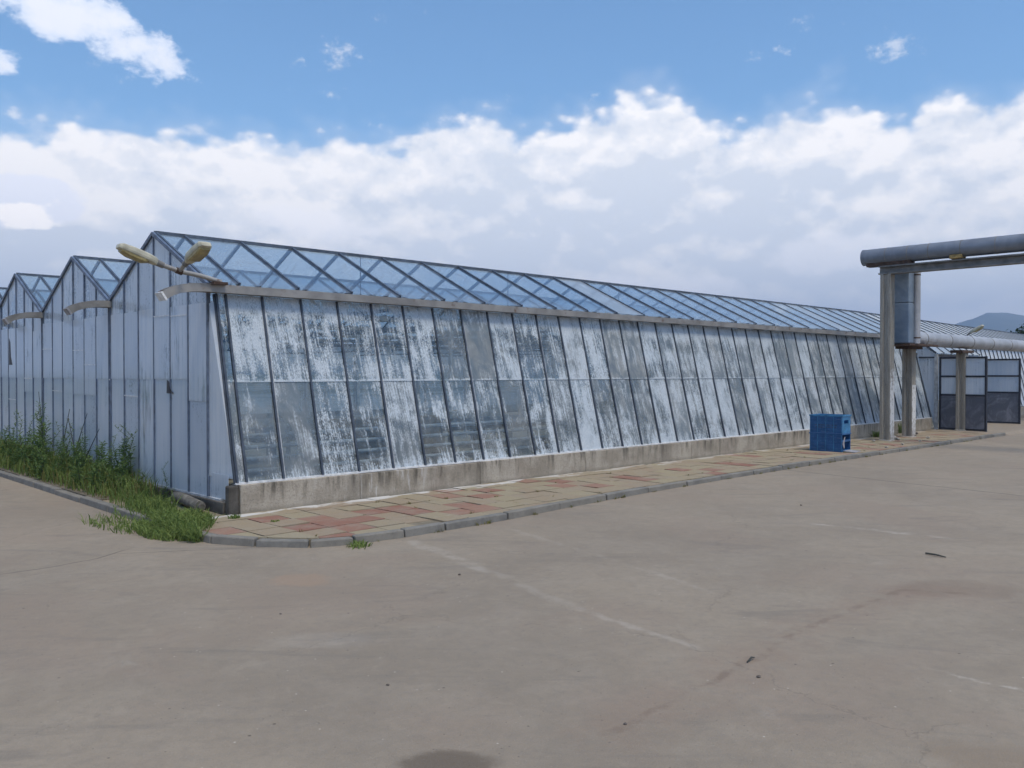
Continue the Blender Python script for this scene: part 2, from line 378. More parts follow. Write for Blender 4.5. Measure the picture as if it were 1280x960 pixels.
def foundation(t):
    p = t.pos(); x, y, z = t.sep(p)
    v = t.noise(t.xyz(t.mul(t.add(x, y), 9.), t.mul(z, 1.2), 2.), 1, 6, .68)
    a = t.noise(p, 2.1, 7, .65); f = t.noise(p, 38, 5, .7)
    col = t.mix(t.step(a, .35, .65), (.30, .265, .215), (.44, .395, .33))
    col = t.mix(t.mul(t.step(f, .48, .7), .45), col, (.13, .115, .095))
    col = t.mix(t.mul(t.mul(t.step(v, .48, .66), t.step(z, -.02, .34)), .85), col, (.07, .064, .052))
    col = t.mix(t.mul(t.mul(t.step(v, .46, .36), t.step(t.m('ABSOLUTE', t.sub(x, 2.0)), 1.2, .3)), .8), col, (.58, .56, .53))
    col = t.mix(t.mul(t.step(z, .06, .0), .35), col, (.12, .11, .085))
    bigd = t.noise(t.xyz(t.mul(x, .9), 1., 7.), 1, 4, .6)
    col = t.mix(t.mul(t.step(bigd, .52, .66), .5), col, (.12, .105, .085))
    return bsdf(t, col, .92, t.bump(t.add(f, a), .6, .012), spec=.2)
def kerbmat(t):
    p = t.pos(); r = t.rnd(); a = t.noise(p, 4, 6, .65); f = t.noise(p, 45, 5, .7)
    col = t.mix(t.step(a, .35, .65), (.135, .132, .125), (.215, .207, .188))
    col = t.mix(t.mul(r, .45), col, (.23, .21, .175)); col = t.mix(t.mul(t.step(f, .5, .72), .4), col, (.09, .085, .075))
    return bsdf(t, col, .9, t.bump(f, .35, .006), spec=.25)
def postmat(t):
    p = t.obj(); x, y, z = t.sep(p); v = t.noise(t.xyz(t.mul(x, 20.), t.mul(y, 20.), t.mul(z, 1.5)), 1, 6, .65); f = t.noise(p, 30, 5, .7)
    col = t.mix(t.step(v, .35, .65), (.26, .24, .205), (.38, .35, .30))
    col = t.mix(t.mul(t.step(v, .56, .72), .6), col, (.30, .235, .13)); col = t.mix(t.mul(t.step(f, .5, .72), .4), col, (.11, .10, .09))
    return bsdf(t, col, .9, t.bump(f, .4, .008), spec=.2)
def limepaint(t):
    p = t.obj(); x, y, z = t.sep(p); f = t.noise(p, 14, 6, .7); v = t.noise(t.xyz(t.mul(x, 25.), t.mul(y, 25.), t.mul(z, 2.)), 1, 5, .65)
    k = t.step(t.add(t.mul(f, .5), t.mul(v, .5), t.step(z, 1.2, 1.8, 0., .06), t.step(z, .5, .05, 0., .08)), .50, .60)
    return bsdf(t, t.mix(k, (.62, .62, .61), (.30, .28, .25)), .9, spec=.2)
def metalskin(c1, c2, rust=.0):
    def fn(t):
        p = t.obj(); x, y, z = t.sep(p); a = t.noise(p, 2.2, 6, .6, .5); f = t.noise(p, 26, 5, .65)
        col = t.mix(t.step(a, .35, .65), c1, c2)
        if rust: col = t.mix(t.mul(t.step(t.noise(p, 5, 7, .7), .62-.15*rust, .72-.1*rust), .85), col, (.14, .065, .03))
        return bsdf(t, col, t.add(.38, t.mul(f, .3)), t.bump(t.add(t.mul(f, .25), t.noise(p, 3.5, 4, .6)), .30, .02), metal=.45, spec=.5)
    return fn
def gatesteel(t):
    p = t.obj(); x, y, z = t.sep(p); a = t.noise(p, 2.4, 6, .65, 1.4); v = t.noise(t.xyz(t.mul(x, 18.), t.mul(y, 18.), t.mul(z, 1.5)), 1, 5, .6)
    col = t.mix(t.step(a, .38, .62), (.125, .135, .165), (.20, .21, .245))
    col = t.mix(t.mul(t.step(t.add(t.mul(a, .6), t.mul(v, .4)), .50, .62), .6), col, (.27, .28, .32))
    return bsdf(t, col, .6, spec=.4)
def leafmat(c1, c2):
    def fn(t):
        p = t.pos(); n = t.noise(p, 9, 4, .6); r = t.noise(p, 55, 2, .5)
        col = t.mix(t.step(t.add(t.mul(n, .5), t.mul(r, .5)), .38, .62), c1, c2)
        d = t.new('ShaderNodeBsdfDiffuse'); t.put(d.inputs[0], col); l = t.new('ShaderNodeBsdfTranslucent'); t.put(l.inputs[0], col)
        return t.shmix(.35, d.outputs[0], l.outputs[0])
    return fn
def bluecrate(t):
    p = t.obj(); x, y, z = t.sep(p); n = t.noise(p, 7, 6, .65); f = t.noise(t.xyz(t.mul(x, 4.), t.mul(y, 4.), t.mul(z, 30.)), 1, 5, .6)
    col = t.mix(t.step(n, .35, .65), (.018, .085, .225), (.03, .125, .30)); col = t.mix(t.mul(t.step(f, .55, .72), .45), col, (.16, .23, .30))
    return bsdf(t, col, .5, spec=.4)
def hillmat(t):
    p = t.pos(); n = t.noise(p, .004, 8, .65)
    return bsdf(t, t.mix(t.step(n, .4, .6), (.035, .055, .03), (.085, .095, .05)), .95, spec=.05)

M = {
 'yard': mat('yard_concrete', yard), 'soil': mat('soil', color=(.12, .10, .07), rough=.95, var=.3, scale=3, bump=.5),
 'bed': mat('sandy_bed', color=(.20, .17, .12), rough=.95, var=.3, scale=5, bump=.5), 'field': mat('field', color=(.10, .11, .05), rough=.95, var=.3, scale=.02), 'hill': mat('hill_forest', hillmat),
 'tan': mat('beige_paver', paver((.30, .255, .165), (.28, .215, .15))), 'red': mat('red_paver', paver((.235, .11, .08), (.275, .16, .115))),
 'kerb': mat('kerb_concrete', kerbmat), 'found': mat('foundation_concrete', foundation), 'foot': mat('dark_footing', color=(.085, .078, .068), rough=.95, var=.4, scale=5, bump=.6),
 'wall': mat('streaked_limewashed_glass', wash_wall),
 'gable': mat('limewashed_gable_glass', wash_gable(.42, (.78, .84, .90), (.90, .93, .96), .4)),
 'gtop': mat('thinly_washed_gable_glass', wash_gable(.16, (.78, .83, .87), (.88, .91, .93), .35)),
 'roof': mat('roof_glass', roof_glass),
 'bar': mat('glazing_bar', color=(.065, .08, .105), rough=.45, metal=.3, var=.3, scale=9), 'mull': mat('gable_bar', color=(.115, .15, .215), rough=.5, metal=.2, var=.3, scale=9), 'raft': mat('rafter_metal', color=(.095, .12, .16), rough=.45, metal=.3, var=.3, scale=9), 'barw': mat('pale_bar', color=(.42, .44, .46), rough=.6, metal=.2, var=.3, scale=9),
 'gutter': mat('gutter_metal', metalskin((.25, .24, .23), (.37, .355, .335), .3)), 'white': mat('white_paint', color=(.68, .69, .70), rough=.7, var=.2, scale=14),
 'lime': mat('flaking_limewash', limepaint), 'pipe': mat('pipe_cladding', metalskin((.18, .20, .235), (.235, .26, .30))), 'pipel': mat('pale_pipe_cladding', metalskin((.36, .37, .39), (.46, .47, .49), .1)),
 'riser': mat('riser_cladding', metalskin((.20, .26, .335), (.28, .345, .42))), 'rust': mat('rusty_steel', color=(.075, .045, .032), rough=.85, var=.4, scale=9, bump=.4),
 'beam': mat('weathered_beam_shaded_gutter', color=(.20, .195, .185), rough=.85, var=.25, scale=5, bump=.3), 'post': mat('post_concrete', postmat),
 'crate': mat('blue_plastic', bluecrate), 'crate2': mat('pale_sunlit_blue_plastic', color=(.035, .18, .36), rough=.5, var=.3, scale=8),
 'smudge': mat('worn_print', color=(.045, .10, .20), rough=.7, var=.4, scale=20), 'grey': mat('grey_plastic_shaded_cap', color=(.27, .27, .29), rough=.7, var=.25, scale=9), 'gate': mat('gate_sheet', gatesteel), 'gatef': mat('gate_frame', color=(.028, .032, .045), rough=.55, var=.3),
 'lamp': mat('lamp_housing', color=(.46, .44, .34), rough=.55, var=.2, scale=10), 'lens': mat('yellowed_lens', color=(.33, .27, .12), rough=.35, var=.3, scale=12), 'arm': mat('lamp_arm', metalskin((.32, .31, .29), (.42, .41, .39), .5)),
 'grass': mat('grass', leafmat((.10, .16, .045), (.24, .30, .10))), 'grassd': mat('dry_grass', leafmat((.13, .14, .045), (.24, .21, .09))),
 'weed': mat('weed_leaf', leafmat((.09, .155, .06), (.19, .27, .10))), 'stem': mat('weed_stem', color=(.07, .085, .045), rough=.8), 'dead': mat('dead_stem', color=(.05, .052, .045), rough=.9),
 'wood': mat('old_boards', color=(.24, .19, .135), rough=.85, var=.35, scale=6), 'bench': mat('bench_metal', color=(.32, .34, .35), rough=.6, metal=.3, var=.25), 'floor': mat('greenhouse_soil', color=(.20, .18, .14), rough=.95, var=.3, scale=2),
 'bark': mat('bark', color=(.07, .055, .04), rough=.95), 'leaf': mat('tree_leaf', leafmat((.012, .03, .012), (.03, .055, .02))),
 'stone': mat('stone', color=(.10, .085, .075), rough=.9, var=.35, scale=20, bump=.4), 'rubble': mat('rubble', color=(.30, .28, .25), rough=.95, var=.3, scale=12, bump=.5), 'block': mat('timber_block', color=(.36, .25, .10), rough=.85, var=.4, scale=14),
 'ppole': mat('old_concrete_pole', color=(.15, .14, .12), rough=.95, var=.45, scale=9, bump=.7),
}

# ---------------------------------------------------------------- ground
MB().poly([(-4200,-4200,-.3),(4200,-4200,-.3),(4200,4200,-.3),(-4200,4200,-.3)], [(0,1,2,3)]).build('ground', M['field'], kind='structure', label='open field ground stretching beyond the yard')
MB().poly([(-60,-60,ROAD),(90,-60,ROAD),(90,40,ROAD),(-60,40,ROAD)], [(0,1,2,3)]).build('yard', M['yard'], kind='structure', label='worn stained concrete yard with cracks and scratched lines')
# hills: a forested range far to the east
def hills():
    mb = MB(); rnd = random.Random(3); nA, nR = 150, 12; pts = []
    prof = [(-75, 90), (-50, 190), (-30, 240), (-10, 250), (5, 262), (12, 258), (17, 270), (20.5, 222), (24, 165), (28, 110), (36, 60), (60, 40), (80, 30)]
    def hgt(a):
        for (a0, h0), (a1, h1) in zip(prof, prof[1:]):
            if a0 <= a <= a1:
                k = (a-a0)/(a1-a0); return h0+(h1-h0)*k
        return 20
    ph = [(rnd.random()*6.28, .25+rnd.random()*1.6, rnd.random()) for _ in range(14)]
    for i in range(nA+1):
        a = -75+155*i/nA
        h = hgt(a)*.79+sum(math.sin(a*f+p)*5*k for p, f, k in ph)*.6
        for j in range(nR+1):
            k = j/nR; rr = 2500+1500*k
            z = -.35+max(h, 4)*math.sin(min(k/.8, 1)*math.pi/2)**1.4*(1 if k <= .8 else 1-(k-.8)*1.5)
            z += (math.sin(a*1.7+j*1.3)+math.sin(a*.9-j*2.1))*5*math.sin(k*math.pi)
            pts.append((CAM.x+rr*math.cos(R(a)), CAM.y+rr*math.sin(R(a)), z))
    fs = [(i*(nR+1)+j, i*(nR+1)+j+1, (i+1)*(nR+1)+j+1, (i+1)*(nR+1)+j) for i in range(nA) for j in range(nR)]
    mb.poly(pts, fs, True).build('hills', M['hill'], kind='structure', label='blue forested hills fading in the haze')
hills()

# ---------------------------------------------------------------- kerb and pavement
KP = [(-.80, 15.), (-.80, 0.), (-.81, -.52), (-.75, -1.07), (-.51, -1.52), (-.16, -1.93), (.25, -2.09), (.82, -2.15), (1.36, -2.15), (2.35, -2.12), (3.3, -2.02), (5., -1.90), (7.2, -1.83), (10., -1.80), (22., -1.90)]
def kerb_y(x):                                # outer edge of the kerb on the south side
    if x < -.81: return 99.
    for (x0, y0), (x1, y1) in zip(KP[2:], KP[3:]):
        if x0 <= x <= x1: return y0+(y1-y0)*(x-x0)/(x1-x0)
    return KP[-1][1]
def kerb_dist(x, y):
    best = 9.
    for (x0, y0), (x1, y1) in zip(KP, KP[1:]):
        dx_, dy_ = x1-x0, y1-y0; k = min(max(((x-x0)*dx_+(y-y0)*dy_)/(dx_*dx_+dy_*dy_), 0), 1)
        best = min(best, math.hypot(x-x0-dx_*k, y-y0-dy_*k))
    return best
path = []; yy = 14.9
while yy > .1: path.append((-.80, yy)); yy -= 1.02
path += KP[2:9]
xx = 2.3
while xx < 21.9: path.append((xx, kerb_y(xx))); xx += .98
kerb = empty('kerb', (0, 0, 0), kind='structure', label='row of worn grey concrete kerb stones edging the pavement')
KW = .115
for i in range(len(path)-1):
    a, b = Vector((*path[i], 0)), Vector((*path[i+1], 0))
    def nrm(i):
        p = Vector((*path[max(i-1, 0)], 0)); q = Vector((*path[min(i+1, len(path)-1)], 0)); d = (q-p).normalized(); return Vector((-d.y, d.x, 0))
    na, nb = nrm(i), nrm(i+1); g_ = (b-a).normalized()*.009; zt = random.uniform(-.012, .010)
    j = Vector((random.uniform(-.006, .006), random.uniform(-.006, .006), 0))
    A = [a+g_+j, b-g_+j, b-g_+nb*KW+j, a+g_+na*KW+j]
    lo = [Vector((v.x, v.y, -.16)) for v in A]; hi = [Vector((v.x, v.y, zt)) for v in A]
    hi[0] += na*.015; hi[1] += nb*.015
    c = (a+b)/2
    mb = MB().hexa([v-c for v in lo], [v-c for v in hi]); mb.build('kerb_stone', M['kerb'], kerb, c, bevel=.012)
# pavement bed and tiles
bed = [(-.71, 2.6), (-.71, -.5), (-.66, -1.02), (-.44, -1.44), (-.10, -1.83), (.27, -1.98)]
bed += [(x, kerb_y(x)+.10) for x in (.82, 1.4, 2.4, 3.3, 5, 7.2, 10, 14, 17, 20.3)]+[(20.3, .06), (-.03, .06), (-.03, 2.6)]
bedm = MB().plate([(x, y, -.05) for x, y in bed], .07).mesh('pavement')
pave = link('pavement', bedm, M['bed'], kind='structure', label='footpath of beige and red square paving tiles along the greenhouse')
ap0 = [(20.31, -1.80), (21.9, -1.82), (26.8, -1.4), (26.8, .05), (20.31, .05)]
MB().poly([(x, y, -.006) for x, y in ap0]+[(20.31, -1.81, -.13), (21.9, -2.0, -.13), (27.6, -1.8, -.13), (27.4, .05, -.13), (20.31, .05, -.13)], [(0, 1, 2, 3, 4), (0, 5, 6, 1), (1, 6, 7, 2), (2, 7, 8, 3)]).build('apron', M['yard'], kind='structure', label='low concrete apron in front of the gates')
T = .36; tiles = []
def inside(x, y):
    if x < -.69 or x > 20.3 or (y > .001 and x > -.02) or y > 2.2: return False
    return y > kerb_y(x) and kerb_dist(x, y) > .118
def clip_tile(x0, y0, x1, y1):
    """tile outline cut back along the kerb line"""
    pts = []
    n = 7
    ring = [(x0+(x1-x0)*k/n, y0) for k in range(n)]+[(x1, y0+(y1-y0)*k/n) for k in range(n)]+[(x1-(x1-x0)*k/n, y1) for k in range(n)]+[(x0, y1-(y1-y0)*k/n) for k in range(n)]
    cx_, cy_ = (x0+x1)/2, (y0+y1)/2
    ok = [inside(*p) for p in ring]
    if all(ok): return [(x0, y0), (x1, y0), (x1, y1), (x0, y1)]
    if sum(ok) < 3: return None
    tgt = None
    ins = [p for p, q in zip(ring, ok) if q]; mx = sum(p[0] for p in ins)/len(ins); my = sum(p[1] for p in ins)/len(ins)
    if not inside(mx, my): return None
    for p, q in zip(ring, ok):
        if not q:
            lo, hi = 0., 1.
            for _ in range(12):
                k = (lo+hi)/2
                if inside(mx+(p[0]-mx)*k, my+(p[1]-my)*k): lo = k
                else: hi = k
            p = (mx+(p[0]-mx)*lo, my+(p[1]-my)*lo)
        if not pts or math.hypot(p[0]-pts[-1][0], p[1]-pts[-1][1]) > .012: pts.append(p)
    return pts if len(pts) > 2 else None
full = MB().box((-T/2+.004, -T/2+.004, -.03), (T/2-.004, T/2-.004, .0))
fm = {}
for c in ('tan', 'red'):
    me = full.mesh('paving_tile'); me.materials.append(M[c]); fm[c] = me
rt = random.Random(11)
reds = set()
# loose zigzag of red tiles
for cx0 in range(-1, 60):
    if cx0 % 4 == 0:
        s = rt.choice((0, 1)); L = rt.randint(2, 5); r0 = rt.randint(0, 2)
        for k in range(L): reds.add((cx0+(k % 2 if s else k//2), r0+k))
reds |= {(-2, 2), (0, 1), (1, 3), (2, 3), (3, 2), (5, 4), (6, 4), (6, 3), (7, 1)}
far = {'tan': MB(), 'red': MB()}; cand = []
for ix in range(-3, 58):
    for iy in range(-7, 7):
        x0, y0 = ix*T, iy*T
        if iy >= 0 and ix >= 0: continue
        q = clip_tile(x0, y0, x0+T, y0+T)
        if q: cand.append((math.hypot(x0-CAM.x, y0-CAM.y), ix, iy, q))
cand.sort()
for n, (d, ix, iy, q) in enumerate(cand):
    c = 'red' if (ix, -iy-1) in reds else 'tan'
    x0, y0 = ix*T+T/2, iy*T+T/2; dz_ = rt.uniform(-.007, .003)
    if n < 290:
        if len(q) == 4:
            o = link('paving_tile', fm[c], None, pave, (x0, y0, dz_)); o.rotation_euler = (rt.uniform(-.02, .02), rt.uniform(-.02, .02), rt.uniform(-.016, .016))
        else:
            k = .985; mb = MB().plate([((x-x0)*k, (y-y0)*k, -.015) for x, y in q], .03); mb.build('paving_tile', M[c], pave, (x0, y0, dz_))
    else:
        k = .98; far[c].plate([(x0+(x-x0)*k, y0+(y-y0)*k, -.015+dz_) for x, y in q], .03)
for c in far:
    if far[c].f: far[c].build('far_paving_tiles', M[c], pave, kind='stuff')
MB().plate([(-.70, 2.2, -.02), (-.70, 15, -.02), (-.02, 15, -.02), (-.02, 2.2, -.02)][::-1], .05).build('verge', M['soil'], kind='structure', label='strip of bare soil under the weeds beside the gable')

# ---------------------------------------------------------------- greenhouses
BAY, HALF = 3.25, 1.625
Y0 = .555; ZE, ZR = 2.64, 3.425       # eave line, roof heights
WB = (.05, .335); WT = (.58, 2.54)    # foot and head of the leaning side wall (y, z)
def wall_pt(x, z, off=0.):
    k = (z-WB[1])/(WT[1]-WB[1]); return Vector((x, WB[0]+(WT[0]-WB[0])*k-off*.97, z+off*.24))
def roof_z(y):
    k = ((y-Y0) % BAY); return ZE+(ZR-ZE)*(1-abs(k-HALF)/HALF)
UPROF = [(-.085, .05), (-.085, -.045), (.085, -.045), (.085, .05), (.07, .05), (.07, -.03), (-.07, -.03), (-.07, .05)]
def slope_pts(bay, side):
    ye = Y0+bay*BAY+(0 if side == 0 else BAY); yr = Y0+bay*BAY+HALF
    return Vector((0, ye, ZE)), Vector((0, yr, ZR))
def roof(root, x0, xs, x1, bays, single, label_rafter='rafter'):
    """rafters at xs, a pane between each pair; `single(bay, side, x)` says whether it is built as its own part"""
    ms = {}
    joinp, joinr = MB(), MB()
    for bay in range(bays):
        for side in (0, 1):
            e_, r_ = slope_pts(bay, side); d = (r_-e_); n = Vector((1, 0, 0)).cross(d).normalized()
            if n.z < 0: n = -n
            e2, r2 = e_+d*.03, r_-d*.012
            for i, x in enumerate(xs):
                up = n
                if single(bay, side, x):
                    key = ('r', side)
                    if key not in ms: ms[key] = MB().bar(e2-e_, r2-e_, .029, .05, n).mesh('rafter'); ms[key].materials.append(M['raft'])
                    link('rafter', ms[key], None, root, e_+Vector((x, 0, 0)))
                else: joinr.bar(e2+Vector((x, 0, 0)), r2+Vector((x, 0, 0)), .034, .05, n)
                if i+1 < len(xs):
                    wd = xs[i+1]-x
                    q = [Vector((.012, 0, 0)), Vector((wd-.012, 0, 0)), Vector((wd-.012, 0, 0))+(r2-e2), Vector((.012, 0, 0))+(r2-e2)]
                    if single(bay, side, x):
                        key = ('p', side, round(wd, 3))
                        if key not in ms: ms[key] = MB().plate(q, .006).mesh('roof_pane'); ms[key].materials.append(M['roof'])
                        o = link('roof_pane', ms[key], None, root, e2+Vector((x, 0, 0))+n*random.uniform(.002, .008))
                    else:
                        joinp.plate([v+e2+Vector((x, 0, 0))+n*.004 for v in q], .006)
        yr = Y0+bay*BAY+HALF
        mb = MB().bar((x0, yr, ZR+.012), (x1, yr, ZR+.012), .05, .04); mb.build('ridge_bar', M['raft'], root)
    if joinr.f: joinr.build('far_rafters', M['bar'], root, kind='stuff')
    if joinp.f: joinp.build('far_roof_panes', M['roof'], root, kind='stuff')
def gutters(root, x0, x1, bays, droop):
    for b in range(bays+1):
        y = Y0+b*BAY-(.03 if b == 0 else 0)
        path = [(x1, y, ZE-.055), (x0+.05, y, ZE-.055)]
        if droop: path += [(x0-.12, y, ZE-.055), (x0-.26, y, ZE-.064), (x0-.38, y, ZE-.088), (x0-.49, y, ZE-.128), (x0-.57, y, ZE-.178)]
        g_ = MB().sweep(UPROF, path).build('gutter', M['gutter' if b == 0 else 'beam'], root)  # valley gutters take a darker material, their shade put into the colour
        if droop:
            MB().bar((x0-.565, y, ZE-.175), (x0-.585, y, ZE-.188), .185, .105).build('end_cap', M['white' if b == 0 else 'grey'], g_)  # valley caps greyed for the same shade
def trusses(root, xs, bays):
    for x in xs:
        mb = MB()
        for b in range(bays):
            ya, yb = Y0+b*BAY+.1, Y0+(b+1)*BAY-.1; ym = (ya+yb)/2
            mb.bar((x, ya, ZE-.10), (x, yb, ZE-.10), .03, .05); mb.bar((x, ya, ZE-.42), (x, yb, ZE-.42), .03, .04)
            n = 6
            for k in range(n):
                u0 = ya+(yb-ya)*k/n; u1 = ya+(yb-ya)*(k+1)/n
                mb.bar((x, u0, ZE-(.10 if k % 2 else .42)), (x, u1, ZE-(.42 if k % 2 else .10)), .018, .018)
            mb.tube([(x, ym, ZE-.1), (x, ym, ZR)], .009, 5)
        mb.build('truss', M['bar'], root)
        for b in range(1, bays+1):
            y = Y0+b*BAY; MB().box((x-.035, y-.035, 0), (x+.035, y+.035, ZE-.11)).build('column', M['barw'], root)
        MB().bar((x, .78, .0), (x, .66, ZE-.11), .05, .05, (1, 0, 0)).build('column', M['barw'], root)

NB = 5
A = empty('greenhouse', (0, 0, 0), label='long glass greenhouse with limewashed gables and leaning streaked glass side wall', cat='greenhouse')
LA = 21.0
xs = [0.02, .40]+[.40+.8*k for k in range(1, 26)]+[LA-.02]
roof(A, 0, xs, LA, NB, lambda b, s, x: b == 0 or (b in (1, 2) and x < 6.9))
gutters(A, 0, LA, NB, True)
trusses(A, [3.2+3.2*k for k in range(6)], NB)
# concrete foundation in cast lengths
xc = .10
for k, L in enumerate((1.62, 2.05, 2.3, 3.0, .95, 3.2, 3.0, 4.72)):
    x1 = min(xc+L, LA)
    MB().box((xc+.003, random.uniform(-.006, .006), -.08), (x1-.003, .24, .318+random.uniform(-.004, .004))).build('foundation', M['found'], A, bevel=.01); xc = x1
MB().box((-.03, .012, -.08), (.096, .12, .315)).build('corner_block', M['foot'], A, bevel=.02)
MB().bar((.06, .055, .333), (LA, .055, .333), .05, .022).build('sill', M['white'], A)
MB().box((-.05, .125, -.08), (.06, Y0+NB*BAY+.5, .125)).build('gable_footing', M['foot'], A, bevel=.012)
MB().bar((.0, .26, .135), (.0, Y0+NB*BAY+.5, .135), .05, .02).build('gable_sill', M['barw'], A)
# leaning side wall: bars and two tiers of panes
bx = [.085, .20]+[.135+SP*k for k in range(1, 40)]+[LA-.03]
ZM = 1.50
bm = MB().bar(wall_pt(0, .34, .01)-wall_pt(0, .34), wall_pt(0, 2.53, .01)-wall_pt(0, .34), .026, .034, (0, -1, .24)).mesh('glazing_bar'); bm.materials.append(M['bar'])
bcap = MB().bar(wall_pt(.021, .345, .012)-wall_pt(0, .34), wall_pt(.021, 2.53, .012)-wall_pt(0, .34), .011, .02, (0, -1, .24)).mesh('putty_line'); bcap.materials.append(M['barw'])
for i, x in enumerate(bx):
    b_ = link('glazing_bar', bm, None, A, wall_pt(x, .34))
    if x < 11 and i % 3 == 2: link('putty_line', bcap, None, b_)
wm = {}
for i in range(len(bx)-1):
    wd = bx[i+1]-bx[i]
    for tier, (za, zb, off) in enumerate(((.345, ZM+.012, -.004), (ZM-.012, 2.53, .006))):
        key = (tier, round(wd, 3))
        if key not in wm:
            o0 = wall_pt(0, za)
            wm[key] = MB().plate([wall_pt(.008, za)-o0, wall_pt(wd-.008, za)-o0, wall_pt(wd-.008, zb)-o0, wall_pt(.008, zb)-o0], .005).mesh('wall_pane'); wm[key].materials.append(M['wall'])
        link('wall_pane', wm[key], None, A, wall_pt(bx[i], za, off))
# gable: mullions and panes up to the roof line
ZF = .145
def edge_y(z): return wall_pt(0, z).y+.02 if z > WB[1] else .27
mull = []
for b in range(NB):
    ap = Y0+b*BAY+HALF
    mull += [ap+.53*k for k in range(-3, 4)]
mull[0] = Y0+.03
def gpane(pts, m_, x=-.004):
    c = sum((Vector((0, *p)) for p in pts), Vector())/len(pts)
    MB().plate([Vector((0, *p))-c for p in pts], .005).build('gable_pane', M[m_], A, c+Vector((x+random.uniform(-.004, .002), 0, 0)))
for i, y in enumerate(mull):
    zt = roof_z(y)-.03
    MB().box((-.022, y-.0145, ZF), (.018, y+.0145, zt)).build('mullion', M['mull'], A)
jt = random.Random(5)
for i in range(len(mull)-1):
    ya, yb = mull[i]+.012, mull[i+1]-.012; single_ap = None
    ta, tb = roof_z(ya)-.03, roof_z(yb)-.03
    z1 = 1.52+jt.choice((0, 0, 0, .0, -.25, .01)); z2 = 2.42+jt.choice((0, 0, 0, .01, -.1))
    if yb-ya < .12: gpane([(ya, ZF), (yb, ZF), (yb, 2.55), (ya, 2.55)], 'gable'); continue
    gpane([(ya, ZF), (yb, ZF), (yb, z1+.01), (ya, z1+.01)], 'gable')
    gpane([(ya, z1-.01), (yb, z1-.01), (yb, z2+.01), (ya, z2+.01)], 'gable', -.013)
    gpane([(ya, z2-.01), (yb, z2-.01), (yb, tb), (ya, ta)], 'gtop', -.004)
# end piece beside the leaning wall
gpane([(.125, ZF), (mull[0]-.014, ZF), (mull[0]-.014, .43), (.10, .43), (.10, .32)], 'gable', .004)
MB().plate([(.066, edge_y(.37), .385), (-.004, mull[0]-.012, .385), (-.004, mull[0]-.012, 2.44), (.066, edge_y(2.44)-.012, 2.44)], .005).build('gable_pane', M['gable'], A)
MB().box((-.02, mull[0]-.018, 2.2), (.018, mull[0]+.018, 2.52)).build('corner_stub', M['bar'], A)
MB().bar(wall_pt(.068, .335, -.01), wall_pt(.068, 2.53, -.01), .022, .03, (0, -1, .24)).build('corner_edge', M['bar'], A)
for y_, z_, h_ in ((1.66, 1.34, .17), (9.05, 1.75, .5)):           # shade inside torn-out bits of pane, put in as dark plates
    MB().plate([(-.02, y_-.12, z_), (-.02, y_+.10, z_), (-.02, y_+.09, z_+h_), (-.02, y_+.02, z_+h_*.85), (-.02, y_-.02, z_+h_*.3)][::-1], .004).build('torn_hole_shade', M['gatef'], A)
for i_, z_ in ((1, 2.31), (2, 2.33), (4, 1.28), (6, 1.50), (8, 1.72), (9, 1.95), (11, 1.30), (12, 2.0), (15, 1.5), (17, 1.1)):
    MB().bar((-.021, mull[i_]+.014, z_), (-.021, mull[i_+1]-.014, z_+.004), .004, .014).build('lap_strip', M['white'], A)
# eave plates along the gable
for b in range(NB):
    for side in (0, 1):
        e_, r_ = slope_pts(b, side); o0 = Vector((-.02, 0, -.005))
        MB().bar(e_+o0, r_+o0, .036, .045, (0, 0, 1)).build('verge_bar', M['mull'], A)
# far end, back wall and floor
pe = [(LA, WB[0]+.25, .0), (LA, WT[0], 2.5)]
for b in range(NB): pe += [(LA, Y0+b*BAY+HALF, ZR-.03), (LA, Y0+(b+1)*BAY, ZE-.03)]
pe += [(LA, Y0+NB*BAY, 0)]
MB().plate([(x-.03, y, z) for x, y, z in pe], .006).build('end_glazing', M['gtop'], A)
MB().plate([(0, Y0+NB*BAY+.03, .1), (LA, Y0+NB*BAY+.03, .1), (LA, Y0+NB*BAY+.03, 2.58), (0, Y0+NB*BAY+.03, 2.58)], .006).build('back_glazing', M['gtop'], A)
MB().plate([(.07, .25, -.06), (LA-.06, .25, -.06), (LA-.06, Y0+NB*BAY, -.06), (.07, Y0+NB*BAY, -.06)], .06).build('floor', M['floor'], A)
# heating pipes along the wall inside
for k, z in enumerate((.42, .56, .70, .84)):
    MB().tube([(.4, .42+k*.035, z), (LA-.4, .42+k*.035, z)], .026, 8).build('heating_pipe', M['barw'], A)
# growing benches standing inside
for r_ in range(3):
    for k in range(3):
        xa = .9+k*6.6; ya = 1.15+r_*1.75
        bn = empty('growing_bench', (xa, ya, -.03), label=f'{("first","second","third")[r_]} row growing bench inside the greenhouse, {("by the gable","mid length","by the far end")[k]}', cat='bench', group='growing benches inside the greenhouse')
        MB().box((0, 0, .72), (6.0, 1.3, .78)).build('bench_top', M['wood'], bn)
        MB().box((-.02, -.02, .781), (6.02, .02, .92)).build('bench_edge', M['bench'], bn)
        for lx in (.3, 2.1, 3.9, 5.7):
            for ly in (.12, 1.18): MB().box((lx-.03, ly-.03, 0), (lx+.03, ly+.03, .719)).build('leg', M['bench'], bn)
st = empty('board_stack', (1.55, .70, -.03), label='stack of old boards behind the streaked glass wall', cat='board stack')
zz = .0
for k in range(7):
    MB().box((random.uniform(0, .1), random.uniform(0, .03), zz+.002), (2.15+random.uniform(-.1, .1), .34, zz+.13)).build('board', M['wood'], st, bevel=.006); zz += .145

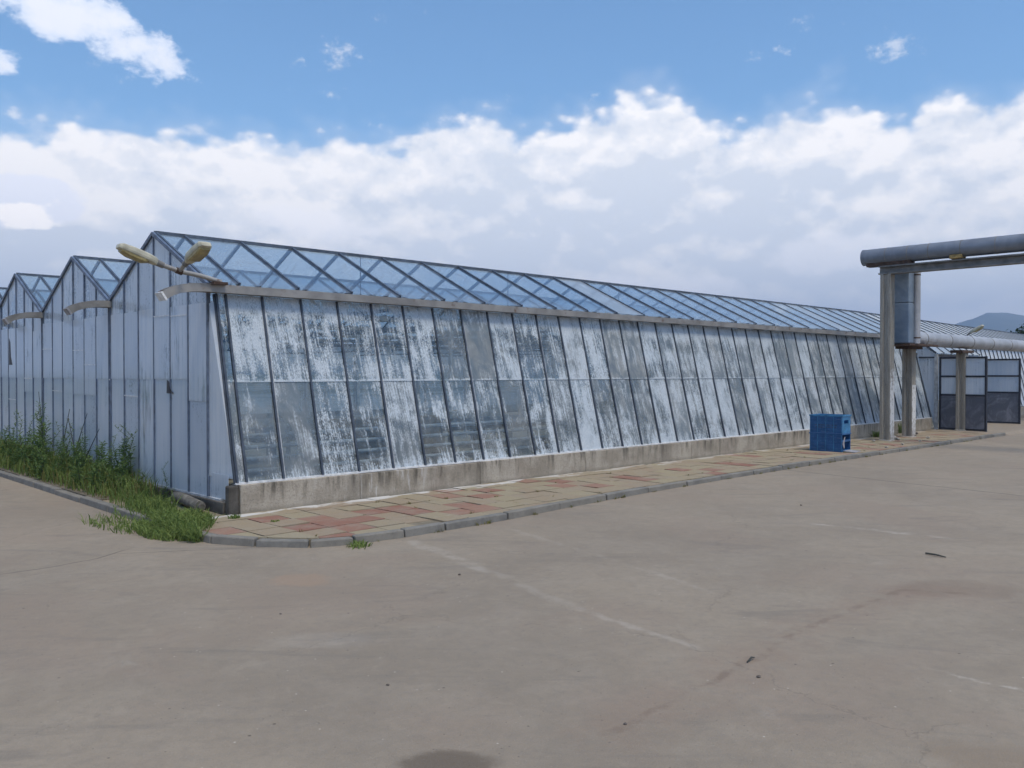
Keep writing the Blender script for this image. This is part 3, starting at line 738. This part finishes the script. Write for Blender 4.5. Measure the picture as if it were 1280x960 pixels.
# second greenhouse, beyond, with the gate porch
B = empty('greenhouse', (21.12, 0, -.0), R(3.2), label='farther glass greenhouse with the dark metal gates in its porch', cat='greenhouse')
LB, PX = 40.0, 4.55
xsb = [.03+.8*k for k in range(51)]
roof(B, 0, xsb, LB, 2, lambda b, s, x: False)
gutters(B, PX, LB, 2, False)
fb = MB().box((PX+.05, 0, -.08), (LB, .24, .318)); fb.build('foundation', M['found'], B, bevel=.01)
jb, jp = MB(), MB(); k = 0; x = PX+.1
while x < LB:
    jb.bar(wall_pt(x, .34, .01), wall_pt(x, 2.53, .01), .03, .036, (0, -1, .24))
    if x+SP < LB:
        jp.plate([wall_pt(x+.01, .345), wall_pt(x+SP-.01, .345), wall_pt(x+SP-.01, 2.53), wall_pt(x+.01, 2.53)], .005)
    x += SP
jb.build('glazing_bars', M['bar'], B, kind='stuff'); jp.build('wall_panes', M['gable'], B, kind='stuff')
MB().plate([(LB, .3, 0), (LB, .58, 2.5), (LB, Y0+HALF, ZR-.03), (LB, Y0+BAY, ZE-.03), (LB, Y0+BAY+HALF, ZR-.03), (LB, Y0+2*BAY, ZE-.03), (LB, Y0+2*BAY, 0)], .006).build('end_glazing', M['gtop'], B)
MB().plate([(0, Y0+2*BAY, .1), (LB, Y0+2*BAY, .1), (LB, Y0+2*BAY, 2.58), (0, Y0+2*BAY, 2.58)], .006).build('back_glazing', M['gtop'], B)
# porch: roof carried down to an upright front
ZP = 2.16; yp = -.02
d_ = Vector((0, Y0-yp, ZE-ZP))
for i in range(7):
    x = .03+i*(PX-.06)/6
    MB().bar((x, yp, ZP), (x, Y0, ZE), .04, .05, (0, -.4, 1)).build('rafter', M['bar'], B)
    if i < 6: 
        x1 = .03+(i+1)*(PX-.06)/6
        MB().plate([(x+.012, yp, ZP+.004), (x1-.012, yp, ZP+.004), (x1-.012, Y0, ZE+.004), (x+.012, Y0, ZE+.004)], .006).build('roof_pane', M['roof'], B)
for x in (.03, PX-.03):                        # cheeks
    MB().plate([(x, yp+.03, .02), (x, WB[0]+.02, .3), (x, wall_pt(0, 2.02).y, 2.02), (x, yp+.03, 2.02)], .006).build('cheek_pane', M['gable'], B)
    MB().plate([(x, yp+.03, 2.06), (x, wall_pt(0, 2.06).y, 2.06), (x, Y0, ZE-.05), (x, yp+.03, ZP-.03)], .006).build('cheek_pane', M['gable'], B)
    MB().bar((x, yp+.04, 2.04), (x, .44, 2.04), .035, .04).build('cheek_rail', M['bar'], B)
    MB().box((x-.05, yp-.05, -.06), (x+.05, yp+.03, ZP-.03)).build('porch_post', M['barw'], B)
MB().box((.09, yp-.04, 2.06), (PX-.09, yp+.02, 2.115)).build('porch_lintel', M['gatef'], B)
MB().plate([(-.02, .3, -.055), (LB-.05, .3, -.055), (LB-.05, Y0+2*BAY, -.055), (-.02, Y0+2*BAY, -.055)], .06).build('floor', M['floor'], B)
# gates: separate leaves swung open outwards
def gate(p, q, h, ncol, label, glassm):
    p, q = Vector((*p, 0)), Vector((*q, 0)); L = (q-p).length; a = math.atan2(q.y-p.y, q.x-p.x)
    g_ = empty('gate_leaf', (p.x, p.y, -.0), a, label=label, cat='gate', group='gate leaves of the porch')
    fr = MB(); t_ = .05
    zs = [.03, .98, 1.50, h-.03]
    for z in zs: MB().box((t_, -.022, z-.025), (L-t_, .022, z+.025)).build('rail', M['gatef'], g_)
    for k in range(ncol+1):
        x = t_/2+(L-t_)*k/ncol
        MB().box((x-t_/2, -.026, .0), (x+t_/2, .026, h)).build('stile', M['gatef'], g_)
    for k in range(ncol):
        x0 = t_+(L-t_)*k/ncol; x1 = (L-t_)*(k+1)/ncol
        MB().box((x0, -.006, .056), (x1, .006, .954)).build('steel_panel', M['gate'], g_)
        for z0, z1 in ((1.006, 1.474), (1.526, h-.056)): MB().plate([(x0, 0, z0), (x1, 0, z0), (x1, 0, z1), (x0, 0, z1)], .006).build('pane', M[glassm], g_)
    MB().box((L-.12, .027, 1.02), (L-.08, .07, 1.16)).build('handle', M['rust'], g_)
gate((21.20, -.10), (20.92, -1.42), 2.05, 2, 'dark metal gate leaf behind the concrete post, pale panes above two sheet panels', 'gable')
gate((25.50, .02), (25.52, -.98), 2.05, 1, 'farther dark metal gate leaf with white scuffs on its sheet panel', 'gable')

# ---------------------------------------------------------------- pipe rack
PYX, PYY = 15.98, -.76
def post(x, y, h, white, label, head=True, wd=.245):
    p = empty('pipe_post', (x, y, -.05), label=label, cat='post', group='concrete posts of the pipe rack')
    a, g_ = wd/2, .035
    prof = [(-a, -a), (a, -a), (a, a), (-a, a), (-a, .05), (-a+g_, .04), (-a+g_, -.04), (-a, -.05)]
    MB().poly([(u, v, 0) for u, v in prof]+[(u, v, h) for u, v in prof],
              [tuple(range(8))[::-1], tuple(range(8, 16))]+[(i, (i+1) % 8, (i+1) % 8+8, i+8) for i in range(8)]).build('shaft', M['post'], p, bevel=.008)
    if white: MB().box((-a+.005, -a-.004, .02), (a-.005, -a-.001, white)).build('limewash', M['lime'], p)
    if head: MB().box((-.45, -.16, h+.002), (.45, .16, h+.075)).build('saddle_plate', M['rust'], p)
    MB().box((-a-.03, -a-.03, .0), (a+.03, a+.03, .075)).build('foot', M['rubble'], p, bevel=.03)
    return p
post(PYX, PYY, 3.97, 1.75, 'tall grooved concrete post carrying the end of the upper pipe', head=False)
post(17.55, -.66, 2.24, 1.35, 'short concrete post under the metal riser box, limewashed low down')
post(21.12, -.72, 2.20, 0, 'short concrete post in front of the gate leaf')
post(PYX, -13.5, 3.97, 0, 'tall concrete post carrying the far run of the upper pipe', head=False)
for k in range(4): post(29.5+5*k, -.72, 2.20, 0, f'{("first", "second", "third", "fourth")[k]} short concrete post past the gates under the long pale pipe')
bmr = empty('beam', (PYX, PYY, 3.92), label='weathered channel beam under the upper pipe, resting on the tall post', cat='beam')
MB().sweep([(-.12, -.0), (.12, -.0), (.12, .03), (.03, .03), (.03, .17), (.12, .17), (.12, .20), (-.12, .20), (-.12, .17), (-.09, .17), (-.09, .03), (-.12, .03)][::-1], [(0, .17, 0), (0, -13, 0)]).build('web', M['beam'], bmr)
up = empty('overhead_pipe', (PYX, -.2, 4.36), label='thick dark clad overhead pipe with blunt end above the tall post', cat='pipe')
MB().tube([(0, 0, 0), (0, -14, 0)], .19, 28).build('cladding', M['pipe'], up)
MB().tube([(0, .012, 0), (0, -.03, 0)], .194, 28).build('end_cap', M['pipe'], up)
for y in (-.55, -1.05, -1.52, -2.2, -2.9, -3.6, -4.4): MB().tube([(0, y, 0), (0, y-.018, 0)], .1945, 28).build('seam_band', M['beam'], up)
MB().box((-.17, -2.24, -.225), (.13, -1.98, -.135)).build('saddle_block', M['block'], up, bevel=.012)
for y, l_ in ((-.62, .52), (-5.0, .1)): MB().box((-.11, y-l_, -.238), (.11, y+l_, -.10)).build('pipe_shoe', M['rust'], up)
rs = empty('riser_box', (16.62, -.79, 2.30), label='upright blue-grey metal clad riser box beside the tall post', cat='duct')
MB().box((-.27, -.33, 0), (.15, .30, .96)).build('lower_cladding', M['riser'], rs, bevel=.025)
MB().box((-.265, -.325, .962), (.145, .295, 1.92)).build('upper_cladding', M['riser'], rs, bevel=.025)
MB().tube([(.10, -.36, .0), (.10, -.36, 1.9)], .085, 16).build('side_pipe', M['pipel'], rs)
for z in (.12, 1.62): MB().tube([(.10, -.36, z), (.10, -.36, z+.03)], .089, 16).build('clip', M['rust'], rs)
MB().box((-.30, -.36, -.045), (1.5, .34, -.003)).build('tray', M['rust'], rs)
lp = empty('low_pipe', (16.7, -.70, 2.46), label='long pale clad pipe running from the riser past the gates', cat='pipe')
MB().tube([(0, 0, .02), (.8, 0, 0), (30, 0, 0)], .185, 24).build('cladding', M['pipel'], lp)
for x in (1.5, 3.2, 4.9, 6.6, 8.3, 10, 11.7, 13.4): MB().tube([(x, 0, 0), (x+.05, 0, 0)], .189, 24).build('seam_band', M['beam'], lp)

# ---------------------------------------------------------------- street lamps on the gutter corners
def lamp_head(name, root, base, d, tilt):
    """cobra head growing from base along level direction d, tilted up"""
    d = Vector(d).normalized(); ax = (d*math.cos(tilt)+Vector((0, 0, 1))*math.sin(tilt)); sd_ = ax.cross(Vector((0, 0, 1))).normalized(); u = sd_.cross(ax)
    base = Vector(base)
    def ring(s, wd, zt, zb, n=12):
        out = []
        for k in range(n):
            t = 2*math.pi*k/n; c, s_ = math.cos(t), math.sin(t)
            f = lambda v: math.copysign(abs(v)**.38, v)
            out.append(base+ax*s*.86+sd_*f(c)*wd+u*((zt if s_ > 0 else zb)*abs(f(s_))*(1 if s_ > 0 else -1)))
        return out
    def loft(rings, name, m_):
        n = len(rings[0]); mb = MB(); pts = [p for r_ in rings for p in r_]
        mb.poly(pts, [(i*n+k, i*n+(k+1) % n, (i+1)*n+(k+1) % n, (i+1)*n+k) for i in range(len(rings)-1) for k in range(n)]+[tuple(range(n))[::-1], tuple(range((len(rings)-1)*n, len(rings)*n))])
        return mb.build(name, m_, h_, bevel=.008)
    h_ = MB().tube([base, base+ax*.10], .036, 14).build('lamp_head', M['beam'], root)
    loft([ring(.09, .04, .035, .035), ring(.14, .06, .045, .035), ring(.22, .078, .052, .035), ring(.42, .085, .052, .035), ring(.56, .078, .042, .03), ring(.60, .055, .025, .025)], 'housing', M['lamp'])
    loft([ring(.20, .060, -.015, .05), ring(.26, .074, -.015, .072), ring(.46, .076, -.015, .072), ring(.555, .066, -.015, .05)], 'lens', M['lens'])
    return h_
L1 = empty('street_lamp', (.02, .47, 2.66), label='twin-headed street lamp on the gutter corner of the nearer greenhouse', cat='lamp')
p0 = Vector((.06, -.05, .0)); p1 = Vector((-.43, -.05, .085)); p2 = Vector((-.61, -.05, .135))
MB().tube([p0, p1*.5+p0*.5+Vector((0, 0, .012)), p1, p2], .027, 12).build('arm', M['arm'], L1)
MB().tube([p1+Vector((.03, 0, -.01)), p1+Vector((-.04, 0, .012))], .036, 12).build('arm_collar', M['rust'], L1)
MB().tube([p1, p1+Vector((.0, -.16, .07))], .025, 12).build('branch', M['arm'], L1)
MB().box((-.05, -.11, -.035), (.12, .01, -.004)).build('mounting_plate', M['rust'], L1)
lamp_head('lamp_head', L1, p2, (-1, 0, 0), R(19)); lamp_head('lamp_head', L1, p1+Vector((0, -.15, .066)), (.06, -1, 0), R(20))
L2 = empty('street_lamp', (25.75, .62, 2.66), label='single street lamp sticking up beyond the gates of the farther greenhouse', cat='lamp')
MB().tube([(0, 0, -.02), (-.2, 0, .12), (-.3, -.1, .2)], .027, 10).build('arm', M['arm'], L2)
lamp_head('lamp_head', L2, (-.3, -.1, .2), (0, -1, 0), R(30))

# ---------------------------------------------------------------- crates
cr0 = ground(1053, 565.5, 0)
def crate(z, h, label, broken):
    c = empty('plastic_crate', (cr0.x+.02, cr0.y+.02, z), R(4), label=label, cat='crate', group='stacked blue crates')
    Lx, Ly, t_ = .46, .66, .018
    MB().box((0, 0, 0), (t_, Ly, h-.03)).build('side_wall', M['crate'], c)
    MB().box((Lx-t_, 0, 0), (Lx, Ly, h-.03)).build('side_wall', M['crate'], c)
    MB().box((t_, Ly-t_, 0), (Lx-t_, Ly, h-.03)).build('end_wall', M['crate'], c)
    MB().box((t_, t_, .01), (Lx-t_, Ly-t_, .03)).build('bottom', M['crate'], c)
    if broken:
        MB().box((t_, 0, .20), (Lx-t_, t_, .24)).build('end_bar', M['crate'], c)
        MB().box((t_, 0, 0), (Lx-t_, t_, .03)).build('end_lip', M['crate'], c)
        MB().plate([(.02, -.004, .16), (.13, -.004, .30), (.16, -.004, .30), (.12, -.004, .17), (.13, -.004, .07), (.09, -.004, .07)], .006).build('torn_edge', M['grey'], c)
        MB().plate([(.06, .0, .02), (.44, .0, .02), (.48, -.2, -.0), (.10, -.22, .0)], .012).build('fallen_flap', M['grey'], c)
    else:
        MB().box((t_, 0, 0), (Lx-t_, t_, .19)).build('end_wall', M['crate2'], c)  # end towards the sun in paler blue, its light put into the colour
        MB().box((t_, 0, .26), (Lx-t_, t_, h-.03)).build('end_wall', M['crate2'], c)
        for x0, x1 in ((t_, .11), (.35, Lx-t_)): MB().box((x0, .0, .192), (x1, t_, .258)).build('end_wall', M['crate2'], c)
        MB().box((-.003, .10, .10), (-.0005, .56, .17)).build('worn_label', M['smudge'], c)
    for y_ in (.0, .16, .325, .49, .645): MB().box((-.012, y_, .004), (-.0105, y_+.014, h-.034)).build('upright_rib', M['crate2'], c)
    for z_ in (.06, .13, .20, .27):
        MB().box((-.010, .01, z_), (-.001, Ly-.01, z_+.014)).build('rib', M['crate'], c)
    rim = MB()
    for lo, hi in (((-.014, -.014, h-.029), (t_, Ly+.014, h)), ((Lx-t_, -.014, h-.029), (Lx+.014, Ly+.014, h)), ((t_+.001, -.014, h-.029), (Lx-t_-.001, t_, h)), ((t_+.001, Ly-t_, h-.029), (Lx-t_-.001, Ly+.014, h))): rim.box(lo, hi)
    rim.build('rim', M['crate2' if not broken else 'crate'], c)
    return c
crate(.0, .375, 'lower blue plastic crate with one end broken open', True)
crate(.377, .365, 'upper blue plastic crate standing on the broken one', False)
# ---------------------------------------------------------------- loose things
pp = empty('concrete_pole', (-.02, 1.05, .06), label='short weathered round pole lying beside the gable footing', cat='pole')
MB().tube([(.0, .42, .0), (-.10, -.10, .012), (-.16, -.62, .0)], [.062, .066, .064], 14).build('shaft', M['ppole'], pp)
MB().tube([(-.16, -.60, .0), (-.168, -.69, .0)], [.04, .036], 10).build('broken_core', M['foot'], pp)
def lump(name, m_, loc, r_, seed, label, cat, group, flat=.6):
    rr = random.Random(seed); mb = MB(); n, k = 7, 4; pts = []
    for i in range(k+1):
        th = math.pi*i/k
        for j in range(n):
            q = r_*rr.uniform(.7, 1.15); ph = 2*math.pi*j/n
            pts.append((q*math.sin(th)*math.cos(ph)+.001*j, q*math.sin(th)*math.sin(ph), q*math.cos(th)*flat))
    mb.poly(pts, [(i*n+j, (i+1)*n+j, (i+1)*n+(j+1) % n, i*n+(j+1) % n) for i in range(k) for j in range(n)])
    return mb.build(name, m_, None, (loc[0], loc[1], loc[2]+r_*flat*.75), label=label, cat=cat, group=group)
for k, (px, py, r_) in enumerate(((948, 847, .012), (574, 719, .013), (350, 768, .008), (484, 857, .009), (781, 906, .009), (1001, 632, .014))):
    lump('pebble', M['stone'], ground(px, py), r_, k, 'small dark pebble lying loose on the concrete yard', 'pebble', 'pebbles on the yard')
a, b = ground(1157, 693), ground(1182, 698)
MB().tube([(0, 0, .012), ((b-a)*.5+Vector((0, 0, .016))), (b-a)+Vector((0, 0, .012))], [.008, .009, .005], 7).build('stick', M['dead'], None, a, label='dark stick lying on the concrete yard', cat='stick')
a, b = ground(934, 829), ground(943, 824)
MB().tube([(0, 0, .008), ((b-a)*.6+Vector((0, 0, .02))), (b-a)+Vector((0, 0, .01))], [.004, .006, .003], 6).build('twig', M['dead'], None, a, label='short crooked twig beside a pebble on the yard', cat='twig')
for k, (px, py, r_) in enumerate(((1115, 549, .10), (1122, 550, .06), (1142, 546, .07), (1145, 543, .06), (1092, 552, .05), (1160, 548, .05), (1150, 552, .04), (1108, 560, .04), (1128, 556, .035))):
    lump('rubble', M['rubble' if k not in (2, 3) else 'stone'], ground(px, py, 0), r_, 40+k, 'chunk of broken concrete rubble at the foot of the pipe posts', 'rubble', 'rubble round the pipe posts')

# ---------------------------------------------------------------- vegetation
rg = random.Random(21)
def blades(spots, hfun, wid=(.004, .009), lean=.5, rnd=rg):
    mb = MB()
    for (x, y, z) in spots:
        h = hfun(x, y); a = rnd.uniform(0, 6.28); l = rnd.uniform(.1, lean)*h; wd = rnd.uniform(*wid)
        dx_, dy_ = math.cos(a)*l, math.sin(a)*l; b = rnd.uniform(0, 6.28); sx, sy = math.cos(b)*wd, math.sin(b)*wd
        p0 = Vector((x, y, z)); p1 = Vector((x+dx_*.35, y+dy_*.35, z+h*.6)); p2 = Vector((x+dx_, y+dy_, z+h*rnd.uniform(.72, 1)))
        s = Vector((sx, sy, 0))
        mb.poly([p0-s, p0+s, p1+s*.8, p1-s*.8, p2], [(0, 1, 2, 3), (3, 2, 4)])
    return mb
sp = []; sd2 = []
for _ in range(15000):
    y = rg.uniform(-.1, 13); x = rg.uniform(-.68, -.07)
    dens = .25+.75*min(max((y-.4)/2.2, 0), 1)
    clump = .5+.5*math.sin(x*9+y*3.1)*math.sin(y*4.3+1.2)
    edge = 1 if x > -.55+.5*max(0, 1.9-y)*.35 else .35
    if y < 1.75 and x > -.34: continue
    if rg.random() < dens*(.35+.65*clump)*edge: (sp if rg.random() < .8 else sd2).append((x, y, 0))
hf = lambda x, y: rg.uniform(.08, .36)*(.55+.5*min(max(y/3.5, 0), 1.2))*(1.25 if x > -.45 else .8)
blades(sp, hf).build('grass', M['grass'], kind='stuff', label='rough green grass along the gable')
blades(sd2, hf).build('dry_grass', M['grassd'], kind='stuff', label='pale dry grass mixed in along the gable')
sp = []
def patch(cx_, cy_, rx, ry, n, z=0.):          # a mat of growth over the kerb, thinning towards its rim
    for _ in range(n):
        a_ = rg.uniform(0, 6.28); r_ = rg.random()**.62
        p = ground(cx_+rx*r_*math.cos(a_), cy_+ry*r_*math.sin(a_), z)
        sp.append((p.x, p.y, .0 if p.x > -.80 and p.y > kerb_y(p.x) else ROAD))
patch(218, 655, 50, 13, 1700); patch(205, 661, 34, 12, 1000, -.05); patch(240, 651, 30, 8, 420); patch(150, 655, 46, 9, 260, ROAD); patch(168, 663, 30, 6, 160, ROAD)
for _ in range(1500): sp.append((rg.gauss(-.81, .04), rg.uniform(-.95, .05), rg.uniform(ROAD, .0)))
blades(sp, lambda x, y: rg.uniform(.03, .13), (.003, .007), 1.6).build('creeping_grass', M['grass'], kind='stuff', label='low creeping grass spilling over the kerb at the corner')
sp = []
for _ in range(1900):
    y = rg.uniform(.1, 1.5); x = rg.gauss(-.46, .12)
    if (x < -.42 and y > .5) or y > 1.45: sp.append((x, y, 0))
blades(sp, lambda x, y: rg.uniform(.05, .22), (.004, .009), .9).build('bright_grass', M['grass'], kind='stuff', label='bright tuft of grass between pole and kerb')
def weed_proto(h, leaves, spread, seed, bushy):
    rr = random.Random(seed); t = empty('weed', (0, 0, 0))
    path = [Vector((0, 0, 0))]
    for k in range(1, 6): path.append(Vector((rr.uniform(-.02, .02)*k, rr.uniform(-.02, .02)*k, h*k/5)))
    MB().tube(path, [.007, .006, .005, .004, .003, .002], 6).build('stem', M['stem'], t)
    mb = MB()
    for k in range(leaves):
        f = (k+.5)/leaves; f = .06+.94*f; i = min(int(f*5), 4); c = path[i].lerp(path[i+1], f*5-i)
        a = k*2.4+rr.uniform(-.4, .4); L = spread*(1.15-f*.75)*rr.uniform(.7, 1.2); d = Vector((math.cos(a), math.sin(a), rr.uniform(.25, .9))); d.normalize()
        s = d.cross(Vector((0, 0, 1))).normalized()*L*rr.uniform(.07, .12)*(1.6 if bushy else 1)
        m1 = c+d*L*.5; tip = c+d*L-Vector((0, 0, L*.25))
        mb.poly([c, m1-s, tip, m1+s], [(0, 1, 2, 3)])
        if bushy and k % 2: 
            for q in range(3):
                cc = c+d*L*(.3+.25*q); e2 = (d+Vector((rr.uniform(-1, 1), rr.uniform(-1, 1), .4))).normalized()*L*.45; s2 = e2.cross(Vector((0, 0, 1))).normalized()*L*.07
                mb.poly([cc, cc+e2*.5-s2, cc+e2, cc+e2*.5+s2], [(0, 1, 2, 3)])
    mb.build('leaves', M['weed'], t)
    return t
protos = [weed_proto(.85, 90, .16, 1, False), weed_proto(.62, 60, .17, 2, True), weed_proto(1.0, 70, .22, 3, False), weed_proto(.45, 46, .16, 4, True)]
used = set()
LBL = ['tall upright weed with narrow leaves against the whitewashed gable', 'bushy branching weed against the whitewashed gable', 'tallest reedy weed with long arching leaves by the gable', 'low leafy weed at the foot of the whitewashed gable']
W_ = [(0, -.13, 2.80, 1.0), (0, -.22, 2.92, .92), (0, -.10, 3.05, .8), (0, -.09, 1.62, .58), (1, -.35, 2.45, .8), (1, -.3, 3.4, 1.), (3, -.3, 3.1, 1.), (3, -.45, 2.7, .9), (1, -.4, 3.9, 1.), (2, -.3, 4.75, .95), (2, -.25, 4.55, .8), (1, -.5, 4.4, .9),
      (2, -.35, 5.6, 1.15), (2, -.42, 5.72, 1.), (2, -.3, 5.5, .9), (1, -.5, 5.3, 1.), (3, -.6, 4.9, 1.), (0, -.3, 6.3, 1.), (2, -.2, 6.55, 1.), (1, -.45, 6.2, 1.1), (1, -.5, 6.9, 1.), (0, -.25, 7.1, 1.05), (2, -.3, 7.6, .9), (1, -.4, 7.9, 1.1), (3, -.5, 3.5, 1.),
      (3, -.25, 2.1, .8), (3, -.5, 6.6, 1.2), (3, -.35, 4.2, 1.2), (3, -.55, 5.5, 1.2), (1, -.3, 5.0, 1.), (2, -.4, 5.9, 1.1), (0, -.2, 5.2, .95), (1, -.2, 4.3, 1.1), (2, -.3, 6.0, 1.2), (3, -.5, 2.9, 1.1), (1, -.25, 3.65, .95), (0, -.3, 4.0, .8), (1, -.3, 6.5, 1.2), (2, -.5, 6.4, 1.), (0, -.16, 2.70, 1.08), (0, -.12, 2.95, 1.05), (1, -.18, 2.85, 1.1), (1, -.2, 3.15, .9)]
for i, (k, x, y, s) in enumerate(W_):
    o = protos[k] if k not in used else copy_tree(protos[k]); used.add(k)
    o.location = (x, y, 0); o.scale = (s, s, s*rg.uniform(.92, 1.06)); o.rotation_euler = (rg.uniform(-.08, .08), rg.uniform(-.08, .08), rg.uniform(0, 6.28))
    tag(o, LBL[k], 'weed', ('tall narrow weeds', 'bushy weeds', 'reedy weeds', 'low weeds')[k]+' along the gable')
for i, (x, y, h, lx, ly) in enumerate(((-.3, 4.62, 1.0, .12, -.35), (-.25, 4.5, .95, -.05, .25), (-.35, 5.75, 1.3, -.05, .1), (-.3, 4.2, .8, .1, -.5), (-.28, 5.2, 1.05, .05, -.3))):
    MB().tube([(0, 0, 0), (lx*.4, ly*.3, h*.5), (lx, ly, h)], [.008, .007, .004], 6).build('dry_stalk', M['dead'], None, (x, y, 0), label='bare dark dry stalk rising above the weeds by the gable', cat='stalk', group='dry stalks among the weeds')
def tuft(px, py, z, n, r_, h, label):
    c = ground(px, py, z); s = [(rg.gauss(0, r_), rg.gauss(0, r_), 0) for _ in range(n)]
    blades(s, lambda x, y: rg.uniform(.4, 1)*h, (.004, .009), 1.6).build('grass_tuft', M['grass'], None, c, label=label, cat='grass tuft')
tuft(448, 683, ROAD, 120, .05, .07, 'small green tuft growing at the foot of the kerb')
tuft(1121, 541, 0, 420, .12, .42, 'leafy green tuft between the two pipe posts and the foundation')
tuft(1098, 546, 0, 130, .06, .22, 'small dark tuft beside the tall pipe post')
tuft(293, 648, 0, 60, .03, .06, 'tiny tuft at the greenhouse corner block')
tuft(343, 652, 0, 25, .02, .03, 'tiny sprig between the paving tiles by the corner')
sp = []
for _ in range(46):
    ix, iy = rg.randint(-1, 40), rg.randint(1, 5); u = rg.random()*T
    px_, py_ = (ix*T+u, -iy*T) if rg.random() < .5 else (ix*T, -iy*T+u)
    if inside(px_, py_): sp += [(px_+rg.gauss(0, .012), py_+rg.gauss(0, .012), -.02) for _ in range(rg.randint(5, 16))]
for _ in range(60):
    x_ = rg.uniform(.3, 19); sp += [(x_+rg.gauss(0, .03), kerb_y(x_)-.012+rg.gauss(0, .006), ROAD) for _ in range(rg.randint(2, 9))]
blades(sp, lambda x, y: rg.uniform(.015, .055), (.003, .006), 1.6).build('joint_weeds', M['grassd'], kind='stuff', label='sparse dry sprigs in the joints of kerb and paving')
# distant conifers behind the far greenhouse
def tree(x, y, h, seed, label):
    rr = random.Random(seed); t = empty('tree', (x, y, -.3), label=label, cat='tree', group='distant dark trees')
    MB().tube([(0, 0, 0), (.1, 0, h*.5), (0, .05, h*.95)], [.22, .13, .03], 8).build('trunk', M['bark'], t)
    lb = MB(); mb = MB()
    for k in range(26):
        f = rr.uniform(.2, .95); a = rr.uniform(0, 6.28); L = h*.36*(1.05-f)**.7*rr.uniform(.6, 1.1); c = Vector((0, 0, h*f)); tip = c+Vector((math.cos(a)*L, math.sin(a)*L, L*.25))
        lb.tube([c, tip], [.04, .012], 5)
        for q in range(70):
            u = rr.uniform(.2, 1.05); p = c.lerp(tip, u)+Vector((rr.gauss(0, .28), rr.gauss(0, .28), rr.gauss(0, .22))); s = rr.uniform(.08, .2)
            d = Vector((rr.uniform(-1, 1), rr.uniform(-1, 1), rr.uniform(-.6, .6))).normalized()*s; e2 = d.cross(Vector((rr.uniform(-1, 1), rr.uniform(-1, 1), 1))).normalized()*s*.6
            mb.poly([p-d, p-e2, p+d, p+e2], [(0, 1, 2, 3)])
    lb.build('limbs', M['bark'], t); mb.build('crown', M['leaf'], t)
for k, (px, dist, h) in enumerate(((1262, 92, 5.6), (1276, 88, 6.0), (1290, 90, 6.6), (1309, 86, 6.2), (1330, 95, 7.2))):
    d = (FW*F+RT*(px-640)); d.z = 0; d.normalize(); p = CAM+d*dist
    tree(p.x, p.y, h, 60+k, 'dark bushy tree far behind the farther greenhouse roof')

# ---------------------------------------------------------------- haze
def hazemat():
    m_ = bpy.data.materials.new('haze_air'); m_.use_nodes = True; t = NT(m_.node_tree); t.n.clear()
    v = t.new('ShaderNodeVolumePrincipled'); t.put(v.inputs['Color'], (.52, .70, 1.)); v.inputs['Density'].default_value = 3.8e-4
    o = t.new('ShaderNodeOutputMaterial'); t.l.new(v.outputs[0], o.inputs['Volume']); return m_
MB().box((-4400, -4400, -1.5), (4400, 4400, 330)).build('haze', hazemat(), kind='stuff', label='pale blue summer haze')
